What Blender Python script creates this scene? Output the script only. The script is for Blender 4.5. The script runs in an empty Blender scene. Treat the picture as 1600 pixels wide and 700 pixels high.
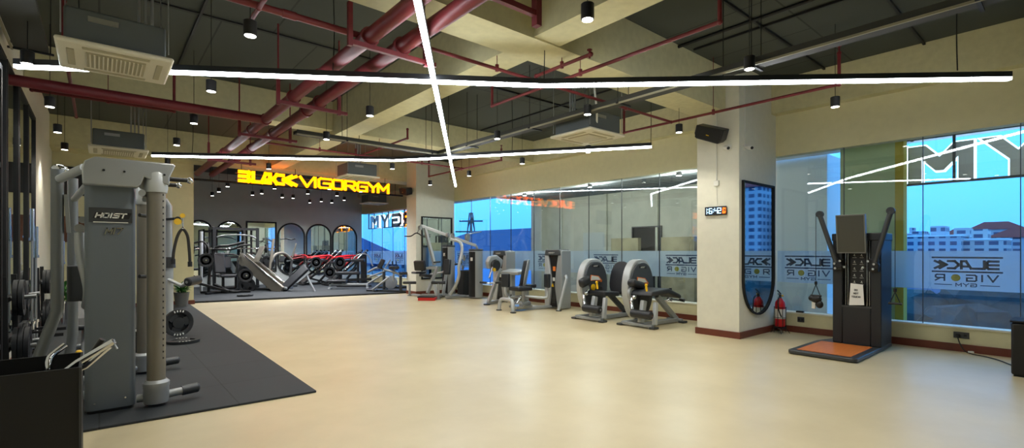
import bpy, bmesh, math, random
from mathutils import Vector, Matrix
R = math.radians
PI = math.pi
random.seed(7)
scene = bpy.context.scene
COL = scene.collection
V = Vector

# ------------------------------------------------------------------ camera
YAW = math.atan2(645, 765)                       # the view is turned from the room's long axis
FOC, HZ, EYE = 765.0, 392.0, 1.45
cam_data = bpy.data.cameras.new('camera')
cam_data.sensor_width = 36.0
cam_data.lens = FOC / 1600 * 36
cam_data.shift_y = (HZ - 350) / 1600
cam_data.clip_end = 900
cam = bpy.data.objects.new('camera', cam_data)
COL.objects.link(cam)
cam.location = (0, 0, EYE)
cam.rotation_euler = (R(90), 0, -YAW)
scene.camera = cam
FX, FY = math.sin(YAW), math.cos(YAW)            # forward; right is (FY, -FX)

# ------------------------------------------------------------------ colour management, world
scene.view_settings.view_transform = 'Standard'
scene.view_settings.look = 'None'
scene.view_settings.exposure = 0.65
scene.view_settings.gamma = 1.0
scene.view_settings.use_curve_mapping = False
scene.cycles.max_bounces = 9
scene.cycles.diffuse_bounces = 4
scene.cycles.glossy_bounces = 4
scene.cycles.transparent_max_bounces = 16
scene.cycles.sample_clamp_indirect = 6
scene.cycles.use_denoising = True
scene.cycles.use_light_tree = True
scene.cycles.caustics_reflective = False
scene.cycles.caustics_refractive = False

SKY_STRENGTH = 1.85
TUBE_STRENGTH = 18.0
CAN_WATTS = 46.0
world = bpy.data.worlds.new('dusk_sky')
scene.world = world
world.use_nodes = True
nt = world.node_tree
nt.nodes.clear()
o_ = nt.nodes.new('ShaderNodeOutputWorld')
b_ = nt.nodes.new('ShaderNodeBackground')
r_ = nt.nodes.new('ShaderNodeValToRGB')
s_ = nt.nodes.new('ShaderNodeSeparateXYZ')
t_ = nt.nodes.new('ShaderNodeTexCoord')
nz_ = nt.nodes.new('ShaderNodeTexNoise')
mx_ = nt.nodes.new('ShaderNodeMixRGB')
nt.links.new(t_.outputs['Generated'], s_.inputs[0])
nt.links.new(s_.outputs['Z'], r_.inputs[0])
e = r_.color_ramp.elements
e[0].position = 0.0; e[0].color = (0.045, 0.25, 0.80, 1)
e[1].position = 1.0; e[1].color = (0.10, 0.30, 0.75, 1)
q = e.new(0.09); q.color = (0.06, 0.345, 0.93, 1)
q = e.new(0.24); q.color = (0.085, 0.43, 1.0, 1)
q = e.new(0.45); q.color = (0.14, 0.50, 1.05, 1)
nz_.inputs['Scale'].default_value = 3.0
nt.links.new(r_.outputs[0], mx_.inputs[1])
mx_.inputs[2].default_value = (0.12, 0.38, 0.85, 1)
mm_ = nt.nodes.new('ShaderNodeMath'); mm_.operation = 'MULTIPLY'; mm_.inputs[1].default_value = 0.35
nt.links.new(nz_.outputs[0], mm_.inputs[0])
nt.links.new(mm_.outputs[0], mx_.inputs[0])
nt.links.new(mx_.outputs[0], b_.inputs[0])
b_.inputs[1].default_value = SKY_STRENGTH
nt.links.new(b_.outputs[0], o_.inputs[0])


# ------------------------------------------------------------------ picture-to-room helpers (plain surveying of the room)
def at_depth(px, py, d):
    l = (px - 800) / FOC * d
    return V((FX * d + FY * l, FY * d - FX * l, EYE + (HZ - py) / FOC * d))
def at_z(px, py, z=0.0):
    return at_depth(px, py, FOC * (z - EYE) / (HZ - py))
def at_x(px, py, x):
    return at_depth(px, py, x / (FX + FY * (px - 800) / FOC))
def at_y(px, py, y):
    return at_depth(px, py, y / (FY - FX * (px - 800) / FOC))


# ------------------------------------------------------------------ materials
def lin(c):
    return tuple(((v / 255) / 12.92 if v / 255 <= 0.04045 else ((v / 255 + 0.055) / 1.055) ** 2.4) for v in c)
def mat(name, rgb, rough=0.5, metal=0.0, emit=None, strength=1.0, bump=0.0, scale=40.0, vary=0.0, spec=0.5, coat=0.0):
    m = bpy.data.materials.new(name); m.use_nodes = True
    n = m.node_tree; b = n.nodes['Principled BSDF']
    c = lin(rgb)
    b.inputs['Base Color'].default_value = (*c, 1)
    b.inputs['Roughness'].default_value = rough
    b.inputs['Metallic'].default_value = metal
    b.inputs['Specular IOR Level'].default_value = spec
    b.inputs['Coat Weight'].default_value = coat
    if emit is not None:
        b.inputs['Emission Color'].default_value = (*lin(emit), 1)
        b.inputs['Emission Strength'].default_value = strength
    if bump or vary:
        tc = n.nodes.new('ShaderNodeTexCoord'); nz = n.nodes.new('ShaderNodeTexNoise')
        nz.inputs['Scale'].default_value = scale; nz.inputs['Detail'].default_value = 4
        n.links.new(tc.outputs['Object'], nz.inputs['Vector'])
        if bump:
            bp = n.nodes.new('ShaderNodeBump'); bp.inputs['Strength'].default_value = bump; bp.inputs['Distance'].default_value = 0.01
            n.links.new(nz.outputs[0], bp.inputs['Height']); n.links.new(bp.outputs[0], b.inputs['Normal'])
        if vary:
            rp = n.nodes.new('ShaderNodeValToRGB')
            rp.color_ramp.elements[0].position = 0.3; rp.color_ramp.elements[1].position = 0.7
            rp.color_ramp.elements[0].color = (*[v * (1 - vary) for v in c], 1)
            rp.color_ramp.elements[1].color = (*[min(1, v * (1 + vary)) for v in c], 1)
            n.links.new(nz.outputs[0], rp.inputs[0]); n.links.new(rp.outputs[0], b.inputs['Base Color'])
    return m

M = {}
M['cream'] = mat('cream_paint', (216, 210, 170), 0.75, bump=0.05, scale=8, vary=0.03)
M['column'] = mat('white_paint', (226, 224, 208), 0.7, bump=0.04, scale=8, vary=0.03)
M['beam'] = mat('beam_paint', (206, 200, 158), 0.85, bump=0.12, scale=10, vary=0.06)
M['grey_wall'] = mat('grey_wall_paint', (184, 189, 186), 0.75, vary=0.03, scale=4)
M['slab'] = mat('dark_slab', (88, 91, 80), 0.9, bump=0.25, scale=5, vary=0.14)
M['black'] = mat('black_plastic', (16, 16, 18), 0.45)
M['black_matte'] = mat('black_matte', (17, 18, 19), 0.75)
M['dark_housing'] = mat('dark_housing', (30, 33, 37), 0.45)
M['vinyl'] = mat('black_vinyl', (34, 36, 41), 0.42, bump=0.03, scale=60)
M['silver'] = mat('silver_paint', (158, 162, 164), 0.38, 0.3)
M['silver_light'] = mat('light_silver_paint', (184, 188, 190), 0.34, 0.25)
M['post_grey'] = mat('post_grey', (124, 128, 130), 0.38, 0.35)
M['bin_black'] = mat('bin_black', (7, 7, 8), 0.55)
M['cowl'] = mat('silver_cowl', (176, 180, 182), 0.3, 0.6)
M['panel_grey'] = mat('panel_grey', (106, 114, 121), 0.42, 0.25)
M['warm_grey'] = mat('warm_grey_paint', (126, 121, 110), 0.42, 0.35)
M['shroud'] = mat('charcoal_shroud', (68, 72, 77), 0.4, 0.1)
M['chrome'] = mat('chrome', (210, 212, 214), 0.12, 1.0)
M['steel'] = mat('brushed_steel', (165, 167, 168), 0.32, 0.9)
M['gunmetal'] = mat('gunmetal', (70, 72, 74), 0.4, 0.5)
M['red_pipe'] = mat('red_pipe_paint', (108, 30, 36), 0.5, vary=0.12, scale=6)
M['red'] = mat('red_paint', (196, 22, 34), 0.35)
M['red_step'] = mat('red_plastic', (205, 36, 30), 0.45)
M['yellow'] = mat('yellow_plastic', (238, 190, 22), 0.4)
M['orange'] = mat('orange_label', (232, 120, 44), 0.5)
M['white'] = mat('white_plastic', (226, 226, 218), 0.5)
M['ac_white'] = mat('cassette_white', (222, 216, 196), 0.5)
M['ac_body'] = mat('galvanised_sheet', (92, 98, 98), 0.6, 0.2, vary=0.06, scale=3)
M['ac_grille'] = mat('grille_beige', (176, 168, 140), 0.6)
M['tray'] = mat('cable_tray_steel', (58, 58, 52), 0.7, 0.0)
M['tray_edge'] = mat('tray_edge', (150, 146, 122), 0.6, 0.0)
M['wire'] = mat('black_wire', (20, 20, 20), 0.6)
M['rubber'] = mat('rubber_plate', (28, 30, 32), 0.6, bump=0.05)
M['leaf'] = mat('leaf', (52, 112, 42), 0.5, vary=0.3, scale=20)
M['pot'] = mat('grey_pot', (96, 98, 98), 0.6)
M['paper'] = mat('paper', (236, 236, 232), 0.7)
M['film_grey'] = mat('logo_grey', (66, 78, 108), 0.6)
M['film_gold'] = mat('logo_gold', (168, 160, 60), 0.6)
M['mirror'] = mat('mirror_glass', (225, 235, 236), 0.02, 1.0)
M['tube_light'] = mat('tube_diffuser', (255, 255, 255), 0.5, emit=(244, 250, 255), strength=TUBE_STRENGTH)
M['can_light'] = mat('downlight_lens', (255, 255, 255), 0.5, emit=(255, 250, 238), strength=9)
M['neon'] = mat('yellow_neon', (255, 150, 0), 0.5, emit=(255, 153, 0), strength=2.0)
M['neon_side'] = mat('orange_return', (220, 120, 10), 0.5, emit=(255, 140, 0), strength=1.0)
M['sign_white'] = mat('white_sign_glow', (230, 245, 255), 0.5, emit=(215, 240, 255), strength=1.6)
M['clock_blue'] = mat('clock_blue', (200, 235, 255), 0.5, emit=(170, 225, 255), strength=1.8)
M['clock_orange'] = mat('clock_orange', (255, 140, 40), 0.5, emit=(255, 130, 30), strength=1.4)
M['letter_back'] = mat('letter_back', (226, 226, 222), 0.6)
M['concrete'] = mat('stained_render', (176, 176, 160), 0.85, bump=0.1, scale=3, vary=0.08)
M['ext_white'] = mat('outside_white_panel', (228, 232, 232), 0.7)
M['ext_green'] = mat('outside_green_wall', (196, 214, 170), 0.8)
M['ext_yellow'] = mat('outside_yellow_edge', (196, 176, 70), 0.8)
M['roof_blue'] = mat('blue_sheet_roof', (66, 100, 150), 0.5, vary=0.1, scale=0.6)
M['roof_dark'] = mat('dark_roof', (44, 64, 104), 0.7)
M['roof_red'] = mat('red_roof', (176, 78, 74), 0.8)
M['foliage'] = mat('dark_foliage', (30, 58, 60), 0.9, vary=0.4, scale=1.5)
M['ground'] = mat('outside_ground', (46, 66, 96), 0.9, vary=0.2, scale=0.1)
M['wood_panel'] = mat('brown_panel', (104, 62, 40), 0.55, vary=0.2, scale=6)

def brick_mat(name, a, b, mortar, scale, size, rough, bw=0.5, bh=0.25, bump=0.0, coords='Object', vmap=None, off=0.0):
    m = bpy.data.materials.new(name); m.use_nodes = True
    n = m.node_tree; p = n.nodes['Principled BSDF']
    tc = n.nodes.new('ShaderNodeTexCoord'); br = n.nodes.new('ShaderNodeTexBrick')
    br.offset = off
    br.inputs['Color1'].default_value = (*lin(a), 1); br.inputs['Color2'].default_value = (*lin(b), 1)
    br.inputs['Mortar'].default_value = (*lin(mortar), 1)
    br.inputs['Scale'].default_value = scale; br.inputs['Mortar Size'].default_value = size
    br.inputs['Brick Width'].default_value = bw; br.inputs['Row Height'].default_value = bh
    if vmap:
        mp = n.nodes.new('ShaderNodeMapping'); mp.inputs['Rotation'].default_value = vmap
        n.links.new(tc.outputs[coords], mp.inputs[0]); n.links.new(mp.outputs[0], br.inputs[0])
    else:
        n.links.new(tc.outputs[coords], br.inputs[0])
    n.links.new(br.outputs[0], p.inputs['Base Color'])
    p.inputs['Roughness'].default_value = rough
    if bump:
        bp = n.nodes.new('ShaderNodeBump'); bp.inputs['Strength'].default_value = bump; bp.invert = True
        bp.inputs['Distance'].default_value = 0.01
        n.links.new(br.outputs['Fac'], bp.inputs['Height']); n.links.new(bp.outputs[0], p.inputs['Normal'])
    return m
M['mat'] = brick_mat('rubber_tiles', (38, 42, 46), (42, 46, 50), (20, 22, 24), 1.0, 0.006, 0.72, 1.0, 1.0, 0.4)
M['skirting'] = mat('brown_skirting', (108, 52, 36), 0.4, vary=0.12, scale=5)

def facade_mat(name, win, win2, wall, bw, bh):
    m = brick_mat(name, win, win2, wall, 1.0, .42, .8, bw, bh)
    n = m.node_tree; br = [q for q in n.nodes if q.type == 'TEX_BRICK'][0]; tc = [q for q in n.nodes if q.type == 'TEX_COORD'][0]
    sp = n.nodes.new('ShaderNodeSeparateXYZ'); cb = n.nodes.new('ShaderNodeCombineXYZ'); ad = n.nodes.new('ShaderNodeMath'); ad.operation = 'ADD'
    n.links.new(tc.outputs['Object'], sp.inputs[0]); n.links.new(sp.outputs['X'], ad.inputs[0]); n.links.new(sp.outputs['Y'], ad.inputs[1])
    n.links.new(ad.outputs[0], cb.inputs['X']); n.links.new(sp.outputs['Z'], cb.inputs['Y']); n.links.new(cb.outputs[0], br.inputs[0])
    return m
M['slab'] = brick_mat('dark_slab', (72, 76, 68), (66, 70, 63), (48, 50, 46), 1.0, .012, .9, 1.25, 2.5, .3, off=.5)
def floor_mat():
    m = bpy.data.materials.new('beige_vinyl_floor'); m.use_nodes = True
    n = m.node_tree; p = n.nodes['Principled BSDF']
    tc = n.nodes.new('ShaderNodeTexCoord')
    a = n.nodes.new('ShaderNodeTexNoise'); a.inputs['Scale'].default_value = 0.9; a.inputs['Detail'].default_value = 6; a.inputs['Roughness'].default_value = 0.6
    n.links.new(tc.outputs['Object'], a.inputs[0])
    rp = n.nodes.new('ShaderNodeValToRGB')
    rp.color_ramp.elements[0].position = 0.35; rp.color_ramp.elements[0].color = (*lin((198, 183, 146)), 1)
    rp.color_ramp.elements[1].position = 0.68; rp.color_ramp.elements[1].color = (*lin((211, 196, 160)), 1)
    n.links.new(a.outputs[0], rp.inputs[0]); n.links.new(rp.outputs[0], p.inputs['Base Color'])
    b = n.nodes.new('ShaderNodeTexNoise'); b.inputs['Scale'].default_value = 2.2; b.inputs['Detail'].default_value = 5
    n.links.new(tc.outputs['Object'], b.inputs[0])
    mr = n.nodes.new('ShaderNodeMapRange'); mr.inputs[3].default_value = 0.30; mr.inputs[4].default_value = 0.46
    n.links.new(b.outputs[0], mr.inputs[0]); n.links.new(mr.outputs[0], p.inputs['Roughness'])
    bp = n.nodes.new('ShaderNodeBump'); bp.inputs['Strength'].default_value = 0.05; bp.inputs['Distance'].default_value = 0.02
    n.links.new(b.outputs[0], bp.inputs['Height']); n.links.new(bp.outputs[0], p.inputs['Normal'])
    return m
M['floor'] = floor_mat()

def glass_mat():
    m = bpy.data.materials.new('window_glass'); m.use_nodes = True
    n = m.node_tree; n.nodes.clear()
    o = n.nodes.new('ShaderNodeOutputMaterial'); mx = n.nodes.new('ShaderNodeMixShader')
    t = n.nodes.new('ShaderNodeBsdfTransparent'); g = n.nodes.new('ShaderNodeBsdfGlossy')
    ge = n.nodes.new('ShaderNodeNewGeometry'); dt = n.nodes.new('ShaderNodeVectorMath'); dt.operation = 'DOT_PRODUCT'
    n.links.new(ge.outputs['Incoming'], dt.inputs[0]); n.links.new(ge.outputs['Normal'], dt.inputs[1])
    def mth(op, a, b=None):
        q = n.nodes.new('ShaderNodeMath'); q.operation = op
        for i, v in enumerate((a, b)):
            if v is None: continue
            if isinstance(v, (int, float)): q.inputs[i].default_value = v
            else: n.links.new(v, q.inputs[i])
        return q.outputs[0]
    fr_ = mth('ADD', mth('MULTIPLY', mth('POWER', mth('SUBTRACT', 1.0, mth('ABSOLUTE', dt.outputs['Value'])), 5.0), 0.8), 0.045)   # Schlick reflectance of one face
    t.inputs[0].default_value = (0.90, 0.95, 0.97, 1); g.inputs['Roughness'].default_value = 0.0
    g.inputs[0].default_value = (1, 1, 1, 1)
    n.links.new(fr_, mx.inputs[0]); n.links.new(t.outputs[0], mx.inputs[1]); n.links.new(g.outputs[0], mx.inputs[2])
    n.links.new(mx.outputs[0], o.inputs[0])
    return m
M['glass'] = glass_mat()
def frost_mat():
    m = bpy.data.materials.new('frosted_film'); m.use_nodes = True
    n = m.node_tree; n.nodes.clear()
    o = n.nodes.new('ShaderNodeOutputMaterial'); mx = n.nodes.new('ShaderNodeMixShader'); m2 = n.nodes.new('ShaderNodeMixShader')
    t = n.nodes.new('ShaderNodeBsdfTransparent'); d = n.nodes.new('ShaderNodeBsdfDiffuse'); tr = n.nodes.new('ShaderNodeBsdfTranslucent')
    t.inputs[0].default_value = (0.9, 0.95, 1, 1)
    d.inputs[0].default_value = (0.66, 0.74, 0.80, 1); tr.inputs[0].default_value = (0.80, 0.88, 0.94, 1)
    m2.inputs[0].default_value = 0.5; mx.inputs[0].default_value = 0.62
    n.links.new(d.outputs[0], m2.inputs[1]); n.links.new(tr.outputs[0], m2.inputs[2])
    n.links.new(t.outputs[0], mx.inputs[1]); n.links.new(m2.outputs[0], mx.inputs[2]); n.links.new(mx.outputs[0], o.inputs[0])
    return m
M['frost'] = frost_mat()


# ------------------------------------------------------------------ mesh builder
class MB:
    def __init__(s):
        s.bm = bmesh.new()
    def _place(s, vs, mtx):
        bmesh.ops.transform(s.bm, matrix=mtx, verts=vs)
    def box(s, c, size, rot=(0, 0, 0)):
        r = bmesh.ops.create_cube(s.bm, size=1.0)
        from mathutils import Euler
        s._place(r['verts'], Matrix.Translation(V(c)) @ Euler([R(a) for a in rot]).to_matrix().to_4x4() @ Matrix.Diagonal((*size, 1)))
        return s
    def span(s, a, b):                                    # box by two corners
        a, b = V(a), V(b)
        return s.box((a + b) / 2, [abs(v) for v in (b - a)])
    def cyl(s, a, b, r, r2=None, seg=16):
        a, b = V(a), V(b); d = b - a
        q = bmesh.ops.create_cone(s.bm, cap_ends=True, cap_tris=False, segments=seg, radius1=r, radius2=r if r2 is None else r2, depth=d.length)
        s._place(q['verts'], Matrix.Translation((a + b) / 2) @ d.to_track_quat('Z', 'Y').to_matrix().to_4x4())
        return s
    def ball(s, c, r, sc=(1, 1, 1), seg=14):
        q = bmesh.ops.create_uvsphere(s.bm, u_segments=seg, v_segments=max(6, seg // 2), radius=r)
        s._place(q['verts'], Matrix.Translation(V(c)) @ Matrix.Diagonal((*sc, 1)))
        return s
    def bar(s, a, b, w, h, up=(0, 0, 1)):                 # rectangular section between two points; h along up
        a, b = V(a), V(b); d = (b - a); L = d.length; d.normalize()
        u = V(up); u = u - d * u.dot(d)
        if u.length < 1e-4:
            u = V((0, 1, 0)) - d * d.y
        u.normalize(); sd = d.cross(u)
        m = Matrix((( sd.x, d.x, u.x, 0), (sd.y, d.y, u.y, 0), (sd.z, d.z, u.z, 0), (0, 0, 0, 1)))
        q = bmesh.ops.create_cube(s.bm, size=1.0)
        s._place(q['verts'], Matrix.Translation((a + b) / 2) @ m @ Matrix.Diagonal((w, L, h, 1)))
        return s
    def tube(s, pts, r, seg=10, smooth=0, flat=1.0):
        pts = [V(p) for p in pts]
        if smooth and len(pts) > 2:
            P = [pts[0]] + pts + [pts[-1]]; out = []
            for i in range(1, len(P) - 2):
                for k in range(smooth):
                    t = k / smooth
                    out.append(0.5 * ((2 * P[i]) + (-P[i - 1] + P[i + 1]) * t + (2 * P[i - 1] - 5 * P[i] + 4 * P[i + 1] - P[i + 2]) * t * t + (-P[i - 1] + 3 * P[i] - 3 * P[i + 1] + P[i + 2]) * t ** 3))
            out.append(pts[-1]); pts = out
        rings = []; n = len(pts); prev = None
        for i, p in enumerate(pts):
            d = (pts[min(i + 1, n - 1)] - pts[max(i - 1, 0)]).normalized()
            if prev is None:
                u = V((0, 0, 1)) if abs(d.z) < 0.9 else V((1, 0, 0))
            else:
                u = prev
            u = (u - d * u.dot(d)).normalized(); prev = u; w = d.cross(u)
            rr = r[i] if isinstance(r, (list, tuple)) and len(r) == n else (r if not isinstance(r, (list, tuple)) else r[0])
            rings.append([s.bm.verts.new(p + u * rr * flat * math.sin(2 * PI * k / seg) + w * rr * math.cos(2 * PI * k / seg)) for k in range(seg)])
        for a, b in zip(rings, rings[1:]):
            for k in range(seg):
                s.bm.faces.new((a[k], a[(k + 1) % seg], b[(k + 1) % seg], b[k]))
        s.bm.faces.new(rings[0][::-1]); s.bm.faces.new(rings[-1])
        return s
    def prism(s, poly, axis, a, b):                       # poly in the two other axes, extruded from a to b along axis
        def mk(u, v, w):
            return {'x': (w, u, v), 'y': (u, w, v), 'z': (u, v, w)}[axis]
        A = [s.bm.verts.new(mk(u, v, a)) for u, v in poly]; B = [s.bm.verts.new(mk(u, v, b)) for u, v in poly]
        s.bm.faces.new(A); s.bm.faces.new(B[::-1])
        for i in range(len(poly)):
            j = (i + 1) % len(poly)
            s.bm.faces.new((A[j], A[i], B[i], B[j]))
        return s
    def ring(s, outer, inner, axis, a, b):                # frame between two equal-length outlines
        def mk(p, w):
            u, v = p
            return {'x': (w, u, v), 'y': (u, w, v), 'z': (u, v, w)}[axis]
        L = [[s.bm.verts.new(mk(p, w)) for p in o] for o, w in ((outer, a), (outer, b), (inner, b), (inner, a))]
        n = len(outer)
        for k in range(4):
            P, Q = L[k], L[(k + 1) % 4]
            for i in range(n):
                j = (i + 1) % n
                s.bm.faces.new((P[i], P[j], Q[j], Q[i]))
        return s
    def lathe(s, prof, c=(0, 0, 0), ax=(0, 0, 1), seg=20):
        m = Matrix.Translation(V(c)) @ V(ax).to_track_quat('Z', 'Y').to_matrix().to_4x4()
        rings = []
        for r, z in prof:
            rings.append([s.bm.verts.new(m @ V((max(r, 1e-4) * math.cos(2 * PI * k / seg), max(r, 1e-4) * math.sin(2 * PI * k / seg), z))) for k in range(seg)])
        for a, b in zip(rings, rings[1:]):
            for k in range(seg):
                s.bm.faces.new((a[k], a[(k + 1) % seg], b[(k + 1) % seg], b[k]))
        s.bm.faces.new(rings[0][::-1]); s.bm.faces.new(rings[-1])
        return s
    def build(s, name, material, parent=None, world=False, bevel=0.0, seg=2, smooth=True, label=None):
        bmesh.ops.recalc_face_normals(s.bm, faces=s.bm.faces)
        if world and parent is not None:
            bmesh.ops.transform(s.bm, matrix=ROOTS[parent.name].inverted(), verts=s.bm.verts)
        me = bpy.data.meshes.new(name); s.bm.to_mesh(me); s.bm.free()
        me.materials.append(M[material] if isinstance(material, str) else material)
        if smooth:
            for p in me.polygons: p.use_smooth = True
            try: me.set_sharp_from_angle(angle=R(38))
            except Exception: pass
        o = bpy.data.objects.new(name, me); COL.objects.link(o)
        ROOTS[o.name] = Matrix.Identity(4)
        if parent is not None:
            o.parent = parent
            ROOTS[o.name] = ROOTS[parent.name]
        if bevel:
            b = o.modifiers.new('bevel', 'BEVEL'); b.width = bevel; b.segments = seg; b.limit_method = 'ANGLE'; b.angle_limit = R(40)
            b.harden_normals = False
        if label: o['label'] = label
        return o
ROOTS = {}
def thing(name, label, cat, loc=(0, 0, 0), rz=0.0, group=None):
    o = bpy.data.objects.new(name, None); COL.objects.link(o)
    o.empty_display_size = 0.1
    o.location = loc; o.rotation_euler = (0, 0, rz)
    o['label'] = label; o['category'] = cat
    if group: o['group'] = group
    ROOTS[o.name] = Matrix.Translation(V(loc)) @ Matrix.Rotation(rz, 4, 'Z')
    return o
def tag(o, label, cat, group=None, kind=None):
    o['label'] = label; o['category'] = cat
    if group: o['group'] = group
    if kind: o['kind'] = kind
    return o
def struct(o):
    o['kind'] = 'structure'; return o
def copy_tree(o, parent=None):
    c = o.copy(); COL.objects.link(c)
    if parent is not None: c.parent = parent
    for ch in list(o.children): copy_tree(ch, c)
    return c

def offset(poly, d):
    n = len(poly); A = sum(poly[i][0] * poly[(i + 1) % n][1] - poly[(i + 1) % n][0] * poly[i][1] for i in range(n)); sg = 1 if A > 0 else -1; out = []
    for i in range(n):
        p, q, r = V(poly[i - 1]), V(poly[i]), V(poly[(i + 1) % n])
        a, b = (q - p).normalized(), (r - q).normalized()
        na, nb = V((a.y, -a.x)) * sg, V((b.y, -b.x)) * sg
        m = (na + nb); m = m / max(.35, m.length_squared / 2) if m.length > 1e-6 else na
        out.append(tuple(q + m * d))
    return out
# stroke letters in a 1 x 1 cell
GL = {
 'B': [[(0, 0), (0, 1), (.85, 1), (1, .85), (1, .62), (.85, .5), (0, .5)], [(.85, .5), (1, .38), (1, .15), (.85, 0), (0, 0)]],
 'L': [[(0, 1), (0, 0), (1, 0)]], 'A': [[(0, 0), (.5, 1), (1, 0)], [(.22, .35), (.78, .35)]],
 'C': [[(1, 1), (.15, 1), (0, .85), (0, .15), (.15, 0), (1, 0)]], 'K': [[(0, 0), (0, 1)], [(1, 1), (.12, .5), (1, 0)]],
 'V': [[(0, 1), (.5, 0), (1, 1)]], 'I': [[(.5, 0), (.5, 1)]],
 'G': [[(1, 1), (.15, 1), (0, .85), (0, .15), (.15, 0), (1, 0), (1, .5), (.45, .5)]],
 'O': [[(.12, 0), (.88, 0), (1, .12), (1, .88), (.88, 1), (.12, 1), (0, .88), (0, .12), (.12, 0)]],
 'R': [[(0, 0), (0, 1), (.85, 1), (1, .88), (1, .58), (.85, .46), (0, .46)], [(.45, .46), (1, 0)]],
 'Y': [[(0, 1), (.5, .45), (1, 1)], [(.5, .45), (.5, 0)]], 'M': [[(0, 0), (0, 1), (.5, .3), (1, 1), (1, 0)]],
 'H': [[(0, 0), (0, 1)], [(1, 0), (1, 1)], [(0, .5), (1, .5)]], 'S': [[(1, 1), (0, 1), (0, .5), (1, .5), (1, 0), (0, 0)]],
 'T': [[(.5, 0), (.5, 1)], [(0, 1), (1, 1)]], 'N': [[(0, 0), (0, 1), (1, 0), (1, 1)]], 'E': [[(1, 0), (0, 0), (0, 1), (1, 1)], [(0, .5), (.8, .5)]],
 'D': [[(0, 0), (0, 1), (.7, 1), (1, .7), (1, .3), (.7, 0), (0, 0)]], 'U': [[(0, 1), (0, 0), (1, 0), (1, 1)]],
 '1': [[(.5, 0), (.5, 1), (.25, .85)]], '6': [[(1, 1), (0, 1), (0, 0), (1, 0), (1, .5), (0, .5)]], '4': [[(0, 1), (0, .5), (1, .5)], [(1, 1), (1, 0)]],
 '2': [[(0, 1), (1, 1), (1, .5), (0, .5), (0, 0), (1, 0)]], '7': [[(0, 1), (1, 1), (.4, 0)]], '!': [[(.5, 1), (.5, .35)], [(.5, .1), (.5, 0)]],
 ':': [[(.5, .7), (.5, .76)], [(.5, .24), (.5, .3)]], '-': [[(.1, .5), (.9, .5)]], ' ': [],
}
LOGO_GL = {'B': [[(0, 1), (.85, 1), (1, .85), (1, .15), (.85, 0), (0, 0)], [(0, .5), (1, .5)]], 'A': [[(0, 0), (.5, 1), (.95, 1), (.95, 0)], [(.4, .28), (.95, .28)]],
 'C': [[(1, 1), (.35, 1), (0, .6), (0, .4), (.35, 0), (1, 0)]], 'K': [[(1.1, 1), (.3, .5), (1.1, 0)], [(.6, 1), (-.1, .5), (.6, 0)]]}
def letters(mb, text, org, du, dv, w, h, gap, stroke, thick, widths=None, slant=0.0, glyphs=GL):
    """strokes of a word on a plane: du across, dv up, from org; each stroke a flat bar"""
    du, dv, org = V(du), V(dv), V(org); n = du.cross(dv); x = 0.0
    for i, ch in enumerate(text):
        cw = w * (0.3 if ch in 'I!:1' else 1.0)
        if widths: cw = widths.get(ch, cw)
        for pl in glyphs.get(ch, GL[ch]):
            P = [org + du * (x + (p[0] if ch not in 'I!:' else .5) * cw + slant * p[1] * h) + dv * (p[1] * h) for p in pl]
            for a, b in zip(P, P[1:]):
                e = (b - a).normalized() * stroke * 0.5
                mb.bar(a - e, b + e, stroke, thick, up=n)
        x += cw + gap
    return x - gap

# ================================================================== the setting
XL, XR, YB, YF, YP, ZC = -0.85, 9.5, -5.0, 22.3, 15.8, 4.52
WT, WS = 3.18, 0.33                       # window head and sill heights
struct(MB().box(((XL + XR) / 2, (YB + YF) / 2, -0.05), (XR - XL + .6, YF - YB + .6, 0.1)).build('floor', 'floor'))
struct(MB().box(((XL + XR) / 2, (YB + YF) / 2, ZC + 0.1), (XR - XL + .6, YF - YB + .6, 0.2)).build('ceiling', 'slab'))
struct(MB().box((XL - 0.1, (YB + YF) / 2, ZC / 2), (0.2, YF - YB + .4, ZC)).build('wall_left', 'column'))
struct(MB().box(((XL + XR) / 2, YB - 0.1, ZC / 2), (XR - XL, 0.2, ZC)).build('wall_front', 'cream'))
struct(MB().box(((XL + XR) / 2, YF + 0.1, ZC / 2), (XR - XL, 0.2, ZC)).build('wall_back', 'grey_wall'))
struct(MB().box(((XL + 1.97) / 2, YP + 0.1, ZC / 2), (1.97 - XL, 0.2, ZC)).build('wall_partition', 'cream'))
wr = MB()
wr.span((XR, YB, 0), (XR + .2, YF, WS)); wr.span((XR, YB, WT), (XR + .2, YF, ZC))
struct(wr.build('wall_right', 'cream'))
struct(MB().span((XR - .02, YB, WS), (XR + .22, YF, WS + .025)).build('trim_1', 'column'))          # window ledge
struct(MB().span((8.05, 3.75, 0), (XR, 4.49, ZC)).build('wall_column_near', 'column'))
struct(MB().span((8.0, 14.4, 0), (XR, 15.05, ZC)).build('wall_column_far', 'column'))
# beams
struct(MB().span((XR - .2, YB, 3.92), (XR, YF, ZC)).build('ceiling_beam_window_side', 'beam'))
struct(MB().span((XL, 3.98, 3.80), (XR - .2, 4.5, ZC)).build('ceiling_beam_cross', 'beam'))
struct(MB().span((3.68, YB, 3.82), (4.08, 15.05, ZC)).build('ceiling_beam_long', 'beam'))
struct(MB().span((XL, 10.1, 3.94), (XR - .2, 10.5, ZC)).build('ceiling_beam_middle', 'beam'))
struct(MB().span((XL, 15.05, 3.80), (XR - .2, YP, ZC)).build('ceiling_beam_far', 'beam'))
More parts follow.
